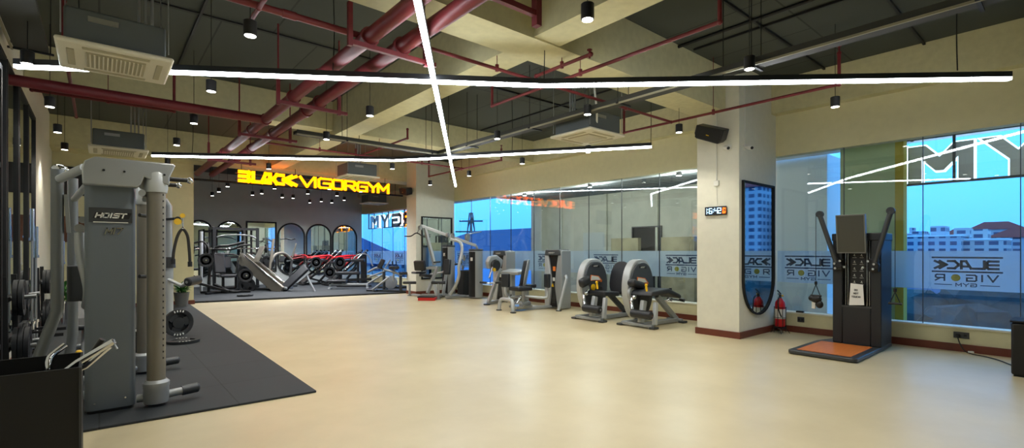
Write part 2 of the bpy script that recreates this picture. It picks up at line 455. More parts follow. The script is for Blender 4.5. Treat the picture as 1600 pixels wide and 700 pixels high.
# skirting boards
def skirt(n, a, b):
    struct(MB().span((a[0], a[1], 0), (b[0], b[1], 0.11)).build('baseboard_' + n, 'skirting', bevel=.004))
skirt('right', (XR - .025, YB), (XR, 3.725)); skirt('right_middle', (XR - .025, 4.49), (XR, 14.4))
skirt('column_left', (8.025, 3.725), (8.05, 4.515)); skirt('column_near', (8.05, 3.725), (XR, 3.75)); skirt('column_rear', (8.05, 4.49), (XR, 4.515))
skirt('far_column_left', (7.975, 14.375), (8.0, 15.05)); skirt('far_column_near', (8.0, 14.375), (XR, 14.4))
skirt('partition', (XL, YP - .025), (1.995, YP)); skirt('partition_end', (1.97, YP), (1.995, YP + .2))
skirt('left', (XL, YB), (XL + .02, YP))
# far training platform and the near rubber matting
pf = MB()
pf.prism([(1.99, 16.05), (8.05, 15.12), (XR, 15.12), (XR, YF), (XL, YF), (XL, 16.05)], 'z', 0.0, 0.05)
struct(pf.build('floor_platform', 'mat'))
struct(MB().prism([(XL + .02, 5.22), (1.70, 5.12), (1.86, YP - .03), (XL + .02, YP - .03)], 'z', 0.0, 0.022).build('floor_mat', 'mat', bevel=.006))

# windows: panes, silicone seams, frosted film with the gym's logo seen from behind
LY = (0, 1, 0)
def logo(win, yc):
    x = XR + 0.068
    g = MB()
    # BLACK reads along +Y from outside
    w, h, gap = 0.108, 0.105, 0.03
    y0 = yc - (5 * w + 4 * gap) / 2
    letters(g, 'BLACK', (x, y0, 1.195), (0, 1, 0), (0, 0, 1), w, h, gap, 0.032, 0.003, glyphs=LOGO_GL)
    g.box((x, yc, 1.352), (0.003, 0.76, 0.024)); g.box((x, yc, 1.145), (0.003, 0.76, 0.024))
    letters(g, 'VIG', (x, yc - .33, 1.015), (0, 1, 0), (0, 0, 1), .10, .085, .045, 0.02, 0.003)
    letters(g, 'R', (x, yc + .235, 1.015), (0, 1, 0), (0, 0, 1), .10, .085, .02, 0.02, 0.003)
    letters(g, 'GYM', (x, yc - .11, .935), (0, 1, 0), (0, 0, 1), .058, .042, .022, 0.012, 0.003)
    g.box((x, yc - .25, .955), (0.003, 0.2, 0.012)); g.box((x, yc + .25, .955), (0.003, 0.2, 0.012))
    lg = g.build('gym_logo', 'film_grey', win, smooth=False)
    o = MB(); o.cyl((x - .002, yc + .11, 1.058), (x + .002, yc + .11, 1.058), .052, seg=20)
    o.build('logo_dot', 'film_gold', lg)
bays = [(YB, 3.75, [3.24 - 2.06 * k for k in range(4)], 3.72), (4.49, 14.4, [5.7 + 2.06 * k for k in range(5)], 5.2), (15.05, YF, [16.6, 18.66, 20.72], 16.1)]
for i, (y0, y1, lg, s0) in enumerate(bays):
    w = struct(MB().span((XR + .05, y0, WS + .02), (XR + .062, y1, WT)).build('window_%d' % (i + 1), 'glass', smooth=False))
    f = MB().span((XR + .070, y0, 0.88), (XR + .073, y1, EYE)).build('frosted_film', 'frost', w, smooth=False)
    k = -12
    while k < 24:
        y = s0 - 1.03 * k
        if y0 + .05 < y < y1 - .05:
            MB().span((XR + .046, y - .005, WS + .02), (XR + .066, y + .005, WT)).build('glass_seam', 'gunmetal', w, smooth=False)
        k += 1
    for yc in lg: logo(w, yc)

# ================================================================== outside
struct(MB().box((150, 10, -6.2), (700, 900, 0.2)).build('ground_outside', 'ground'))
# terrace slab and soffit beyond the windows
sf = MB(); sf.span((XR + .2, -6, 3.28), (10.55, 23, 3.5))
struct(sf.build('canopy_outside', 'ext_white'))
struct(MB().span((10.55, 4.5, 3.3), (12.6, 13.5, 3.5)).build('soffit_outside', brick_mat('perforated_soffit', (120, 128, 128), (132, 138, 138), (86, 92, 92), 1.0, .02, .8, .12, .3)))
pl_ = MB()
for yy in (13.2, 12.2, 10.2, 8.3, 6.3): pl_.span((12.54 if yy < 13 else 12.3, yy - (.06 if yy < 13 else .28), -2), (12.6, yy + (.02 if yy < 13 else .28), 3.3))
struct(pl_.build('annex_pilasters_outside', 'concrete'))
struct(MB().span((12.6, 4.5, -2), (13.0, 13.5, 3.3)).build('annex_wall_outside', 'concrete'))
struct(MB().span((10.6, 3.26, -6), (12.6, 4.5, 3.3)).build('annex_pier_outside', 'ext_white'))
struct(MB().span((9.96, 2.08, -6), (10.16, 2.86, 3.28)).build('annex_return_wall_outside', 'ext_green'))
struct(MB().span((9.93, 1.97, -6), (10.16, 2.08, 3.28)).build('annex_edge_outside', 'ext_yellow'))
# far part of the annex: doorway, patched panel and balcony upstand
dY0, dY1 = at_x(1033, 392, 12.6).y, at_x(991, 392, 12.6).y
d = struct(MB().span((12.57, dY0, 0.2), (12.62, dY1, 2.15)).build('door_1', 'black_matte'))
MB().ring([(dY0 - .04, .2), (dY1 + .04, .2), (dY1 + .04, 2.19), (dY0 - .04, 2.19)], [(dY0, .24), (dY1, .24), (dY1, 2.15), (dY0, 2.15)], 'x', 12.52, 12.6).build('door_frame', 'gunmetal', d)
pY0, pY1 = at_x(949, 392, 12.6).y, at_x(912, 392, 12.6).y
struct(MB().span((12.57, pY0, 0.4), (12.6, pY1, 2.06)).build('trim_2', mat('patched_render', (172, 178, 174), .85)))
stain = mat('stained_parapet', (150, 142, 112), 0.9, vary=0.3, scale=2.2, bump=.1)
uY0, uY1 = at_x(1088, 392, 12.1).y, at_x(958, 392, 12.1).y
up = MB().span((12.0, uY0, -2), (12.15, at_x(1036, 392, 12.1).y, 1.83)); up.span((12.0, at_x(1000, 392, 12.1).y, -2), (12.15, uY1, 1.83)); up.span((12.15, uY1 - .15, -2), (12.6, uY1, 1.83)); up.span((12.15, uY0, -2), (12.6, uY0 + .15, 1.83))
struct(up.build('balcony_wall_outside', stain))

# city blocks beyond, dusk blue
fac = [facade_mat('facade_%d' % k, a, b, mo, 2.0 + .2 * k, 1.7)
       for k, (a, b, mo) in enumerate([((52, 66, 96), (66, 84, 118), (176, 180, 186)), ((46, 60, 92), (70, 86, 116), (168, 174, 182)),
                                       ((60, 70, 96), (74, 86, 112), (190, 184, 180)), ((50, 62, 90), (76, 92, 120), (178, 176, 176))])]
def block(lbl, x, y, w, dp, h, k, roof, group=None):
    b = thing('apartment_building', lbl, 'building', (x, y, -6.1), 0, group)
    MB().box((0, 0, h / 2), (dp, w, h)).build('facade', fac[k], b, smooth=False)
    if roof == 'red':
        MB().prism([(-w / 2 - .5, h), (w / 2 + .5, h), (w * .22, h + 2.2), (-w * .22, h + 2.2)], 'x', -dp / 2 - .5, dp / 2 + .5).build('roof', 'roof_red', b, smooth=False)
    else:
        MB().span((-dp / 2 - .15, -w / 2 - .15, h), (dp / 2 + .15, w / 2 + .15, h + .4)).build('parapet', 'ext_white', b, smooth=False)
        MB().span((-dp * .3, -w * .2, h + .4), (dp * .3, w * .05, h + 2.6)).build('stair_tower', fac[k], b, smooth=False)
rows = [('tall pale apartment block with a red roof, highest on the right of the city view', 1560, 346, 150, 12, 'red'),
        ('apartment block with a red roof at the right edge of the city view', 1606, 356, 128, 14, 'red'),
        ('flat-roofed pale block left of the tall red-roofed one', 1526, 366, 118, 11, 'flat'),
        ('wide low block with a flat roof in the middle of the city view', 1498, 363, 138, 13, 'flat'),
        ('narrow pale block with a stair tower on the left of the city view', 1462, 361, 122, 11, 'flat'),
        ('small pale block with a flat roof next to the yellow wall edge', 1432, 368, 140, 11, 'flat'),
        ('broad apartment block with a red roof behind the city centre', 1514, 356, 176, 13, 'red'),
        ('stepped pale block with a red roof left of the tallest one', 1540, 357, 165, 9, 'red')]
for i, (lb, px, py, dd, w, rf) in enumerate(rows):
    p = at_depth(px, py, dd)
    block(lb, p.x, p.y, w, 10, p.z + 6.1 - (1.5 if rf == 'flat' else 2.5), i % 4, rf)
rr = random.Random(3)
for i in range(9):
    p = at_depth(1424 + i * 22, 366 + (i * 7) % 9, 196 + (i % 3) * 14)
    block('small distant apartment block in the back row of the city view', p.x, p.y, 5.5, 6, p.z + 6.1, i % 4, 'flat', 'back row of the city view')
for i in range(7):
    a = R(-9 - i * 7.2)
    block('grey blue apartment block seen only in the reflection of the column mirror', 135 * math.cos(a), 135 * math.sin(a) - 14, 13, 11, 18 + 10 * rr.random(), i % 4, 'red' if i % 4 == 1 else 'flat', 'apartment blocks down the street')
# low trees in front of the city
def lump_tree(p, r, h, lbl, group=None, nm='leafy_tree'):
    t = thing(nm, lbl, 'tree', (p[0], p[1], -6.1), 0, group)
    MB().cyl((0, 0, 0), (0, 0, h * .5), r * .09, r * .05, seg=8).build('trunk', 'wood_panel', t)
    c = MB()
    for k in range(9):
        a = rr.uniform(0, 6.28); q = rr.uniform(0, .6) * r
        c.ball((q * math.cos(a), q * math.sin(a), h * rr.uniform(.45, .85)), r * rr.uniform(.45, .65), seg=9)
    for v in c.bm.verts: v.co += V([rr.uniform(-.12, .12) * r for _ in range(3)])
    c.build('crown', 'foliage', t, smooth=False)
for i in range(12):
    y = 3.5 - i * 4.9; x = 31 + rr.uniform(-1, 1) + (9.5 if i % 2 else 0)
    lump_tree((x, y), 3.9 if i % 2 == 0 else 4.6, 5.4 + rr.uniform(-.5, .6) - (0 if i % 2 == 0 else .2), 'dark round-crowned tree below the windows in front of the city', 'trees below the near windows')
# low buildings seen below the frosted band
def shed(lbl, c, sz, roof):
    b = thing('low_building', lbl, 'building', (c[0], c[1], -6.1))
    MB().box((0, 0, sz[2] / 2), sz).build('wall', 'ext_white', b, smooth=False)
    MB().prism([(-sz[1] / 2 - .6, sz[2]), (sz[1] / 2 + .6, sz[2]), (sz[1] * .3, sz[2] + roof), (-sz[1] * .3, sz[2] + roof)], 'x', -sz[0] / 2 - .6, sz[0] / 2 + .6).build('roof', 'roof_blue', b, smooth=False)
shed('small white building among the trees beneath the frosted band', (22, 1.6, 0), (4, 3.2, 3.1), .5)
# sheds with dark hipped roof and blue sheet roofs beyond the far windows
M['band_windows'] = fac[1]
bb = thing('industrial_shed', 'long shed with a dark hipped roof seen through the far windows', 'building', (34, 41, -6.1))
MB().box((0, 0, 3.3), (13, 24, 6.6)).build('wall', fac[1], bb, smooth=False)
rfm = MB()
vs = [(-7.3, -13, 6.6), (7.3, -13, 6.6), (7.3, 13, 6.6), (-7.3, 13, 6.6), (0, -6.5, 9.9), (0, 6.5, 9.9)]
vv = [rfm.bm.verts.new(v) for v in vs]
for f in ((0, 1, 4), (1, 2, 5, 4), (2, 3, 5), (3, 0, 4, 5), (0, 3, 2, 1)): rfm.bm.faces.new([vv[k] for k in f])
rfm.build('roof', 'roof_dark', bb, smooth=False)
bb = thing('sheet_roofed_shed', 'low shed with a broad blue sheet roof nearest the far windows', 'building', (19.5, 23, -6.1))
MB().box((0, 0, 2.5), (8, 14, 5.0)).build('wall', 'ext_white', bb, smooth=False)
MB().prism([(-4.4, 5.0), (4.4, 5.0), (4.4, 5.3), (0, 6.5), (-4.4, 5.3)], 'y', -7.4, 7.4).build('roof', 'roof_blue', bb, smooth=False)
bb = thing('sheet_roofed_shed', 'long shed with a blue sheet roof seen through the far back-room window', 'building', (19.5, 60, -6.1))
MB().box((0, 0, 3.1), (9, 26, 6.2)).build('wall', fac[0], bb, smooth=False)
MB().prism([(-5, 6.2), (5, 6.2), (5, 6.9), (0, 9.0), (-5, 6.9)], 'y', -13.4, 13.4).build('roof', 'roof_blue', bb, smooth=False)
# lattice mast
p = at_depth(736, 348, 70)
mm = MB()
for sx in (-1, 1):
    for sy in (-1, 1): mm.bar((sx * 1.2, sy * 1.2, 0), (sx * .15, sy * .15, 13), .16, .16)
for k in range(6):
    z0, z1 = k * 2.1, (k + 1) * 2.1; a, b = 1.2 - z0 * .08, 1.2 - z1 * .08
    mm.bar((-a, -a, z0), (b, -b, z1), .1, .1); mm.bar((a, -a, z0), (-b, -b, z1), .1, .1); mm.bar((-a, a, z0), (b, b, z1), .1, .1)
mm.bar((1.6, -1.6, 10.3), (-1.6, 1.6, 10.3), .2, .2); mm.bar((1.2, -1.2, 11.8), (-1.2, 1.2, 11.8), .2, .2)
o = tag(mm.build('lattice_mast', 'gunmetal'), 'steel lattice power mast against the sky in the far window', 'mast'); o.location = (p.x, p.y, -6.1)

# letters on the outside of the building, seen from behind, with edge glow
def outdoor_letters(specs, frame_y, lblbase):
    y0, y1 = frame_y
    t = thing('sign_support', lblbase, 'sign', (10.25, (y0 + y1) / 2, 2.5))
    f = MB(); yy = (y1 - y0) / 2
    f.box((0, 0, .04), (.05, 2 * yy, .035)); f.box((0, 0, .78), (.05, 2 * yy, .035)); f.box((0, yy, .41), (.05, .035, .78)); f.box((0, -yy, .41), (.05, .035, .78))
    y = yy - .62
    while y > -yy + .3:
        f.box((0, y, .41), (.04, .035, .74)); y -= 1.55
    for s in (-1, 1): f.box((0, s * (yy - .1), .9), (.04, .04, .3))
    f.build('rail', 'gunmetal', t, smooth=False)
for (fy, lb) in (((-3.2, 2.02), 'black steel frame carrying the large letters outside the near window'), ((16.0, 23.2), 'black steel frame carrying glowing letters outside the far window')):
    outdoor_letters(None, fy, lb)
def big_letter(ch, yhi, w, glow, lbl, grp=None):
    # yhi: the side seen on the left from indoors; the stroke skeleton runs along +Y (reads right from the street)
    x = 10.33; h = .60; st = .15
    t = thing('sign_letter', lbl, 'sign letter', (x, yhi - w / 2, 2.56), 0, grp)
    shp = {'M': [(0, 0), (0, 1), (.28, 1), (.5, .66), (.72, 1), (1, 1), (1, 0), (.78, 0), (.78, .64), (.56, .3), (.44, .3), (.22, .64), (.22, 0)],
           'Y': [(.39, 0), (.39, .42), (0, 1), (.26, 1), (.5, .62), (.74, 1), (1, 1), (.61, .42), (.61, 0)]}.get(ch)
    b, g = MB(), MB()
    if shp:
        sp_ = [((u - .5) * w, v * h) for u, v in shp]
        b.prism(sp_, 'x', -.05, -.03)
        g.prism(offset(sp_, .022), 'x', -.03, .07)
    else:
        letters(b, ch, (0, -w / 2 + st / 2, st / 2), (0, 1, 0), (0, 0, 1), w - st, h - st, 0, st, .02)
        letters(g, ch, (.06, -w / 2 + st / 2, st / 2), (0, 1, 0), (0, 0, 1), w - st, h - st, 0, st + .05, .10)
    b.build('letter_back', 'letter_back', t, smooth=False)
    g.build('glowing_face', glow, t, smooth=False)
big_letter('M', 1.98, .80, 'sign_white', 'large grey-backed letter M with white glowing edges outside the near window')
big_letter('Y', 1.10, .80, 'sign_white', 'large grey-backed letter Y with white glowing edges outside the near window')
big_letter('G', .22, .80, 'sign_white', 'large grey-backed letter G outside, right of the letter Y')
for k, (ch, gl, lb) in enumerate([('M', 'sign_white', 'white glowing letter M, leftmost outside the far back-room window'), ('Y', 'sign_white', 'white glowing letter Y outside the far back-room window'),
                      ('G', 'sign_white', 'white glowing letter G outside the far back-room window'), ('R', 'neon', 'yellow glowing letter R outside the far back-room window'),
                      ('O', 'neon', 'yellow glowing letter O outside the far back-room window'), ('G', 'neon', 'yellow glowing letter G outside the far back-room window beside the column')]):
    big_letter(ch, 23.1 - k * 1.12, .95, gl, lb)

# ================================================================== mirrors
def pill(cx, cz, w, h, n=18, inset=0.0, round_top=True):
    r = w / 2 - inset; out = []
    zt, zb = cz + h / 2 - w / 2, cz - h / 2 + w / 2
    if round_top:
        for k in range(n + 1): a = PI * k / n; out.append((cx + r * math.cos(a), zt + r * math.sin(a)))
    else:
        zz = cz + h / 2 - inset
        for k in range(n + 1): out.append((cx + r - 2 * r * k / n, zz))
    for k in range(n + 1): a = PI + PI * k / n; out.append((cx + r * math.cos(a), zb + r * math.sin(a)))
    return out
def mirror_on(axis, c, u, z, w, h, dirn, lbl, grp=None, rt=True, fr=.035, nm='wall_mirror', shape='pill', thick=.04):
    """axis: normal axis; c: wall coordinate; dirn: +1/-1 side the mirror looks to"""
    loc = (c, u, z) if axis == 'x' else (u, c, z)
    t = thing(nm, lbl, 'mirror', loc, 0, grp)
    if shape == 'pill': o, i = pill(0, 0, w, h, round_top=rt), pill(0, 0, w, h, inset=fr, round_top=rt)
    else:
        o = [(-w / 2, -h / 2), (w / 2, -h / 2), (w / 2, h / 2), (-w / 2, h / 2)]; i = [(-w / 2 + fr, -h / 2 + fr), (w / 2 - fr, -h / 2 + fr), (w / 2 - fr, h / 2 - fr), (-w / 2 + fr, h / 2 - fr)]
    MB().ring(o, i, axis, 0.0, dirn * thick).build('mirror_frame', 'black_matte', t, smooth=False)
    MB().prism(i, axis, 0.0, dirn * thick * .35).build('mirror_glass', 'mirror', t, smooth=False)
    return t
for (a, b, lb) in ((290, 332.5, 'pill-shaped mirror in a black frame, leftmost on the back wall'), (337, 380, 'pill-shaped mirror in a black frame behind the cage rack'),
                   (433, 476.5, 'pill-shaped mirror in a black frame right of the rectangular mirror'), (477.5, 517.5, 'pill-shaped mirror in a black frame, second from the right on the back wall'),
                   (518.5, 557.5, 'pill-shaped mirror in a black frame, rightmost on the back wall')):
    xa, xb = at_y(a, 392, YF).x, at_y(b, 392, YF).x
    mirror_on('y', YF - .001, (xa + xb) / 2, 1.53, xb - xa, 2.25, -1, lb, fr=.06, thick=.05)
xa, xb = at_y(384, 392, YF).x, at_y(432, 392, YF).x
mirror_on('y', YF - .001, (xa + xb) / 2, 1.62, xb - xa, 2.1, -1, 'tall rectangular mirror in a black frame on the back wall', fr=.06, shape='rect', nm='rectangular_mirror')
xa, xb = at_y(1162.5, 392, 3.71).x, at_y(1211, 392, 3.71).x
dm = 3.71 / (FY - FX * (1187 - 800) / FOC)
zt, zb = EYE + (392 - 286) / FOC * dm, EYE - (492 - 392) / FOC * dm
mirror_on('y', 3.749, (xa + xb) / 2, (zt + zb) / 2, xb - xa, zt - zb, -1, 'tall mirror with a rounded foot in a black frame on the white column', rt=False, fr=.03, nm='column_mirror')
xa, xb = at_y(658, 392, 14.4).x, at_y(706, 392, 14.4).x
mirror_on('y', 14.399, (xa + xb) / 2, 1.55, xb - xa, 2.1, -1, 'rectangular black-framed mirror on the far column behind the pulldown machine', shape='rect', fr=.045, nm='rectangular_mirror')
# left wall: tall framed mirrors
for k, lb in enumerate(['nearest', 'second', 'third', 'farthest']):
    mirror_on('x', XL + .001, 7.5 + k * 1.12, 2.02, 1.06, 3.3, 1, {'nearest': 'tall black-framed mirror panel on the left wall, nearest the camera', 'second': 'tall black-framed mirror panel on the left wall, second from the camera',
              'third': 'tall black-framed mirror panel on the left wall, third from the camera', 'farthest': 'tall black-framed mirror panel on the left wall, farthest from the camera'}[lb], shape='rect', fr=.05, nm='wall_mirror')
# brown panel and television on the partition wall
tag(MB().span((XL + .02, YP - .03, 1.66), (-.15, YP - .001, 2.28)).build('wall_panel', 'wood_panel', bevel=.004), 'brown timber panel fixed to the far left wall behind the barbells', 'wall panel')
tv = thing('television', 'black flat television high on the far left wall', 'television', (.0, YP, 3.0))
MB().box((-.18, -.06, .12), (1.12, .06, .68)).build('screen', 'black', tv, bevel=.01)
MB().box((-.18, -.016, .12), (.3, .03, .3)).build('bracket', 'gunmetal', tv)

# ================================================================== lights
ZT = 3.38
def light_line(pts, lbl, hooks=()):
    c = pts[len(pts) // 2]
    t = thing('linear_light', lbl, 'ceiling light', (c.x, c.y, ZT))
    h, e = MB(), MB()
    for a, b in zip(pts, pts[1:]):
        h.bar(a + V((0, 0, .045)), b + V((0, 0, .045)), .062, .06); e.bar(a, b, .052, .034)
    h.build('housing', 'dark_housing', t, world=True, smooth=False); e.build('diffuser', 'tube_light', t, world=True, smooth=False)
    for p in hooks:
        MB().tube([p + V((0, 0, .07)), p + V((.02, .01, .5)), V((p.x, p.y, ZC))], .006, seg=6, smooth=4).build('suspension_cable', 'wire', t, world=True)
Z = ZT
A1, A2, A3 = at_z(24, 104, Z), at_z(850, 134, Z), at_z(1578, 123, Z)
light_line([A1, A2, A3], 'long white linear light running across the whole room, nearest the camera', [at_z(1496, 120, Z), at_z(1130, 130, Z), at_z(850, 134, Z), at_z(520, 120, Z), at_z(120, 108, Z)])
Z = ZT
B1, B2, B3 = at_z(238, 243.5, Z), at_z(615, 251, Z), at_z(1018, 229.5, Z)
light_line([B1, B2, B3], 'long white linear light crossing farther back above the machines', [at_z(1017, 230, Z), at_z(800, 244, Z), at_z(560, 250, Z), at_z(300, 246, Z)])
Z = ZT + .035
C1, C2 = at_z(598, -260, Z), at_z(712, 291, Z)
light_line([C1, C2], 'white linear light running away from the camera and crossing the other two', [at_z(662, 60, Z), at_z(700, 220, Z)])

def downlight(px, py, lbl, grp=None, z=3.40, proto=[None], wat=None):
    p = at_z(px, py, z)
    if proto[0] is None:
        t = thing('downlight', lbl, 'downlight', (p.x, p.y, z), 0, grp)
        MB().lathe([(.052, .0), (.056, .004), (.056, .13), (.05, .135)], seg=20).build('lamp_housing', 'black', t)
        MB().lathe([(.047, -.003), (.047, .002)], seg=20).build('lamp_lens', 'can_light', t)
        MB().cyl((0, 0, .13), (0, 0, ZC - z), .004, seg=5).build('suspension_cable', 'wire', t)
        ld = bpy.data.lights.new('downlight_beam', 'SPOT'); ld.energy = CAN_WATTS; ld.spot_size = R(118); ld.spot_blend = .7; ld.color = (1.0, .95, .82); ld.shadow_soft_size = .045
        lo = bpy.data.objects.new('lamp_beam', ld); COL.objects.link(lo); lo.parent = t; lo.location = (0, 0, -.02)
        proto[0] = t
    else:
        t = copy_tree(proto[0]); t.location = (p.x, p.y, z); t['label'] = lbl
        if 'group' in t: del t['group']
        if grp: t['group'] = grp
    return t
cans = [(391, 56, 'black cylinder downlight beside the red branch pipe, upper left'), (918, 31, 'large-looking black cylinder downlight at the top centre beside the pale beam'),
 (330, 143, 'black cylinder downlight just below the near light line right of the left cassette'), (1171, 108, 'black cylinder downlight against the cable tray above the white column'),
 (43, 100, 'black cylinder downlight above the left end of the near light line'), (78, 167, 'black cylinder downlight under the red pipe at the far upper left'),
 (90, 207, 'small black cylinder downlight, second below the red pipe at the far left'), (101, 234, 'small black cylinder downlight in front of the television'),
 (303, 193, 'black cylinder downlight under the thick red cross pipe'), (276, 227, 'small black cylinder downlight above the left end of the far light line'),
 (578, 181, 'black cylinder downlight in front of the middle beam'), (510, 218, 'black cylinder downlight below the cable tray left of centre'),
 (777, 217, 'black cylinder downlight at the middle of the cable tray'), (918, 179, 'black cylinder downlight over the right-hand ceiling cassette'),
 (1305, 167, 'black cylinder downlight above the near right window'), (1061, 207, 'black cylinder downlight left of the black loudspeaker on the column'),
 (672, 289, 'small black cylinder downlight by the far column'), (733, 275, 'small black cylinder downlight over the far window wall, right of the light line end'),
 (816, 256, 'small black cylinder downlight just below the far light line on the right'), (613, 264, 'small black cylinder downlight above the far ceiling cassette'),
 (919, 238, 'downlight just under the right half of the far light line'), (262, 257, 'small black cylinder downlight behind the pull-up handles'), (420, 264, 'small black cylinder downlight directly above the yellow sign')]
for a in cans: downlight(*a)
BACK_BEAM = bpy.data.lights.new('back_room_beam', 'SPOT'); BACK_BEAM.energy = CAN_WATTS * 1.9; BACK_BEAM.spot_size = R(150); BACK_BEAM.spot_blend = .8; BACK_BEAM.color = (.96, .98, 1.0); BACK_BEAM.shadow_soft_size = .045
for (px, py) in ((394.7, 305), (409, 302.5), (429, 295), (441, 308.6), (458, 309.7), (481, 303), (484, 317), (502, 315), (514.6, 296), (518.5, 317), (526.7, 306), (537.8, 313), (563.7, 300), (331.6, 306), (342, 299.8), (355.5, 291.6)):
    t = downlight(px, py, 'small black cylinder downlight hanging in the back room below the yellow sign', 'downlights in the back room')
    for ch in t.children:
        if ch.type == 'LIGHT': ch.data = BACK_BEAM
# lamps of the same kind over the near half of the hall, out of the frame above
for (x, y, w_) in ((1.4, 1.6, 'just above the camera'), (3.4, .6, 'right of the camera'), (4.9, -.9, 'behind the right end of the near light line'), (7.2, -1.9, 'by the near window behind the view'), (2.2, 2.1, 'just above the top edge in the middle')):
    t = downlight(800, 60, 'black cylinder downlight out of the picture, ' + w_); t.location = (x, y, 3.4)

# ================================================================== ceiling services
def pipe(name, pts, r, lbl, cat, material='red_pipe', grp=None, seg=12, joints=()):
    m = MB()
    for a, b in zip(pts, pts[1:]): m.cyl(a, b, r, seg=seg)
    for p in pts[1:-1]: m.ball(p, r * 1.22, seg=12)
    for p, q in joints: m.cyl(p, q, r * 1.22, seg=seg)
    return tag(m.build(name, material), lbl, cat, grp)
PZ = 3.57
P1X, P2X = 2.05, 2.40
def collars(x, ys, w=.12): return [((x, y - w / 2, PZ), (x, y + w / 2, PZ)) for y in ys]
pipe('fire_main_pipe', [V((P1X, YB, PZ)), V((P1X, YP, PZ))], .075, 'thick red fire main, left one of the pair running the length of the hall', 'pipe', joints=collars(P1X, (2.5, 6.1, 8.63, 12)))
pipe('fire_main_pipe', [V((P2X, YB, PZ)), V((P2X, YP, PZ))], .075, 'thick red fire main, right one of the pair running the length of the hall', 'pipe', joints=collars(P2X, (3.1, 7.7, 11.2)))
pipe('cross_pipe', [V((XL, 8.63, PZ)), V((P1X, 8.63, PZ))], .072, 'thick red pipe crossing from the left wall to the paired mains', 'pipe')
pipe('branch_pipe', [V((-.6, 4.85, 3.66)), V((P1X, 4.85, 3.66))], .032, 'slim red pipe crossing the upper left to meet the paired mains', 'pipe', joints=[((1.3, 4.85, 3.66), (1.42, 4.85, 3.66))])
SZ = 3.64
def spr(name, pts, lbl, r=.021, ends=()):
    m = MB()
    for a, b in zip(pts, pts[1:]): m.cyl(a, b, r, seg=10)
    for p in pts: m.ball(p, r * 1.35, seg=10)
    n = max(1, int((V(pts[-1]) - V(pts[0])).length / 2.2))
    for k in range(n):
        q = V(pts[len(pts) // 2 - 1]).lerp(V(pts[len(pts) // 2]), (k + .5) / n)
        zt_ = 3.80 if 3.95 < q.y < 4.8 else (3.82 if 3.68 < q.x < 4.1 else (3.94 if 10.1 < q.y < 10.5 else ZC))
        m.cyl(q, (q.x, q.y, zt_), .005, seg=5); m.cyl(q + V((0, 0, -.03)), q + V((0, 0, .05)), r * 1.1, seg=8)
    for p in ends:
        p = V(p); m.cyl(p, p + V((0, 0, .09)), .012, seg=8); m.cyl(p + V((0, 0, .09)), p + V((0, 0, .1)), .03, seg=10)
    return tag(m.build(name, 'red_pipe'), lbl, 'pipe')
spr('sprinkler_pipe', [(P2X, 4.62, SZ), (7.44, 4.62, SZ)], 'slim red pipe under the cross beam from the mains to the window side')
spr('sprinkler_pipe', [(7.44, 2.15, 4.05), (7.44, 2.15, SZ), (7.44, 5.6, SZ), (7.44, 5.6, 4.02)], 'slim red pipe with turned-up ends passing the white column', ends=[(7.44, 2.15, 4.05), (7.44, 5.6, 4.02)])
spr('sprinkler_pipe', [(4.54, 2.3, 4.4), (4.54, 2.3, SZ), (4.54, 5.85, SZ), (4.54, 5.85, 3.95)], 'slim red pipe with turned-up ends right of the pale long beam', ends=[(4.54, 5.85, 3.95)])
spr('sprinkler_pipe', [(4.30, 4.62, 3.7), (4.30, 3.7, 3.7)], 'short red stub pipe with a sprinkler at its end under the beam crossing', ends=[(4.30, 3.72, 3.66)])
spr('sprinkler_pipe', [(7.42, 9.2, 3.9), (7.42, 9.2, SZ), (7.42, 12.6, SZ), (7.42, 12.6, 4.1)], 'slim red pipe with turned-up ends over the far windows', ends=[(7.42, 9.2, 3.9)])
spr('sprinkler_pipe', [(P2X, 10.8, SZ), (7.42, 10.8, SZ)], 'slim red pipe behind the middle beam running to the window side')
spr('sprinkler_pipe', [(4.75, 8.9, 3.9), (4.75, 8.9, SZ + .08), (4.75, 11.5, SZ + .08), (4.75, 11.5, 3.9)], 'slim red pipe crossing above the far light line at the centre')
spr('sprinkler_pipe', [(1.1, 2.4, 4.3), (1.1, 2.4, SZ), (1.1, 4.85, SZ), (1.1, 5.3, SZ)], 'slim red pipe dropping beside the left cassette at the top edge')
spr('sprinkler_pipe', [(-.7, 9.3, SZ), (.9, 9.3, SZ), (.9, 9.3, 4.3)], 'slim red pipe behind the thick cross pipe on the left')
spr('sprinkler_pipe', [(-.30, 7.3, 4.2), (-.30, 7.3, SZ + .1), (-.30, 11.2, SZ + .1)], 'slim red pipe over the left mirrors')
# U hangers under the mains
for y, lb in ((4.62, 'nearest'), (7.1, 'middle'), (9.5, 'farther'), (12.6, 'farthest')):
    m = MB(); z = PZ - .1
    m.box(((P1X + P2X) / 2 + .1, y, z), (.95, .045, .045))
    for x in (P1X - .2, P2X + .28): m.span((x - .022, y - .02, z - .04), (x + .022, y + .02, z + .38))
    for x in (P1X, P2X): m.ring([(x + .095 * math.cos(a * PI / 8), PZ + .095 * math.sin(a * PI / 8)) for a in range(16)], [(x + .078 * math.cos(a * PI / 8), PZ + .078 * math.sin(a * PI / 8)) for a in range(16)], 'y', y - .02, y + .02)
    for x in (P1X - .2, P2X + .28): m.cyl((x, y, z + .3), (x, y, ZC), .012, seg=6)
    tag(m.build('pipe_hanger', 'red_pipe'), 'red bracket hanging under the paired red mains, the %s one from the camera' % lb, 'bracket')
m = MB(); m.span((P2X + .1, 3.2, PZ - .02), (P2X + .62, 3.25, PZ + .03)); m.span((P2X + .58, 3.19, PZ - .1), (P2X + .64, 3.26, PZ + .16))
m.cyl((P2X + .61, 3.225, PZ), (P2X + .61, 3.225, ZC), .012, seg=6)
tag(m.build('pipe_stop', 'red_pipe'), 'short red pipe stub ending in a flange at the top centre', 'pipe')

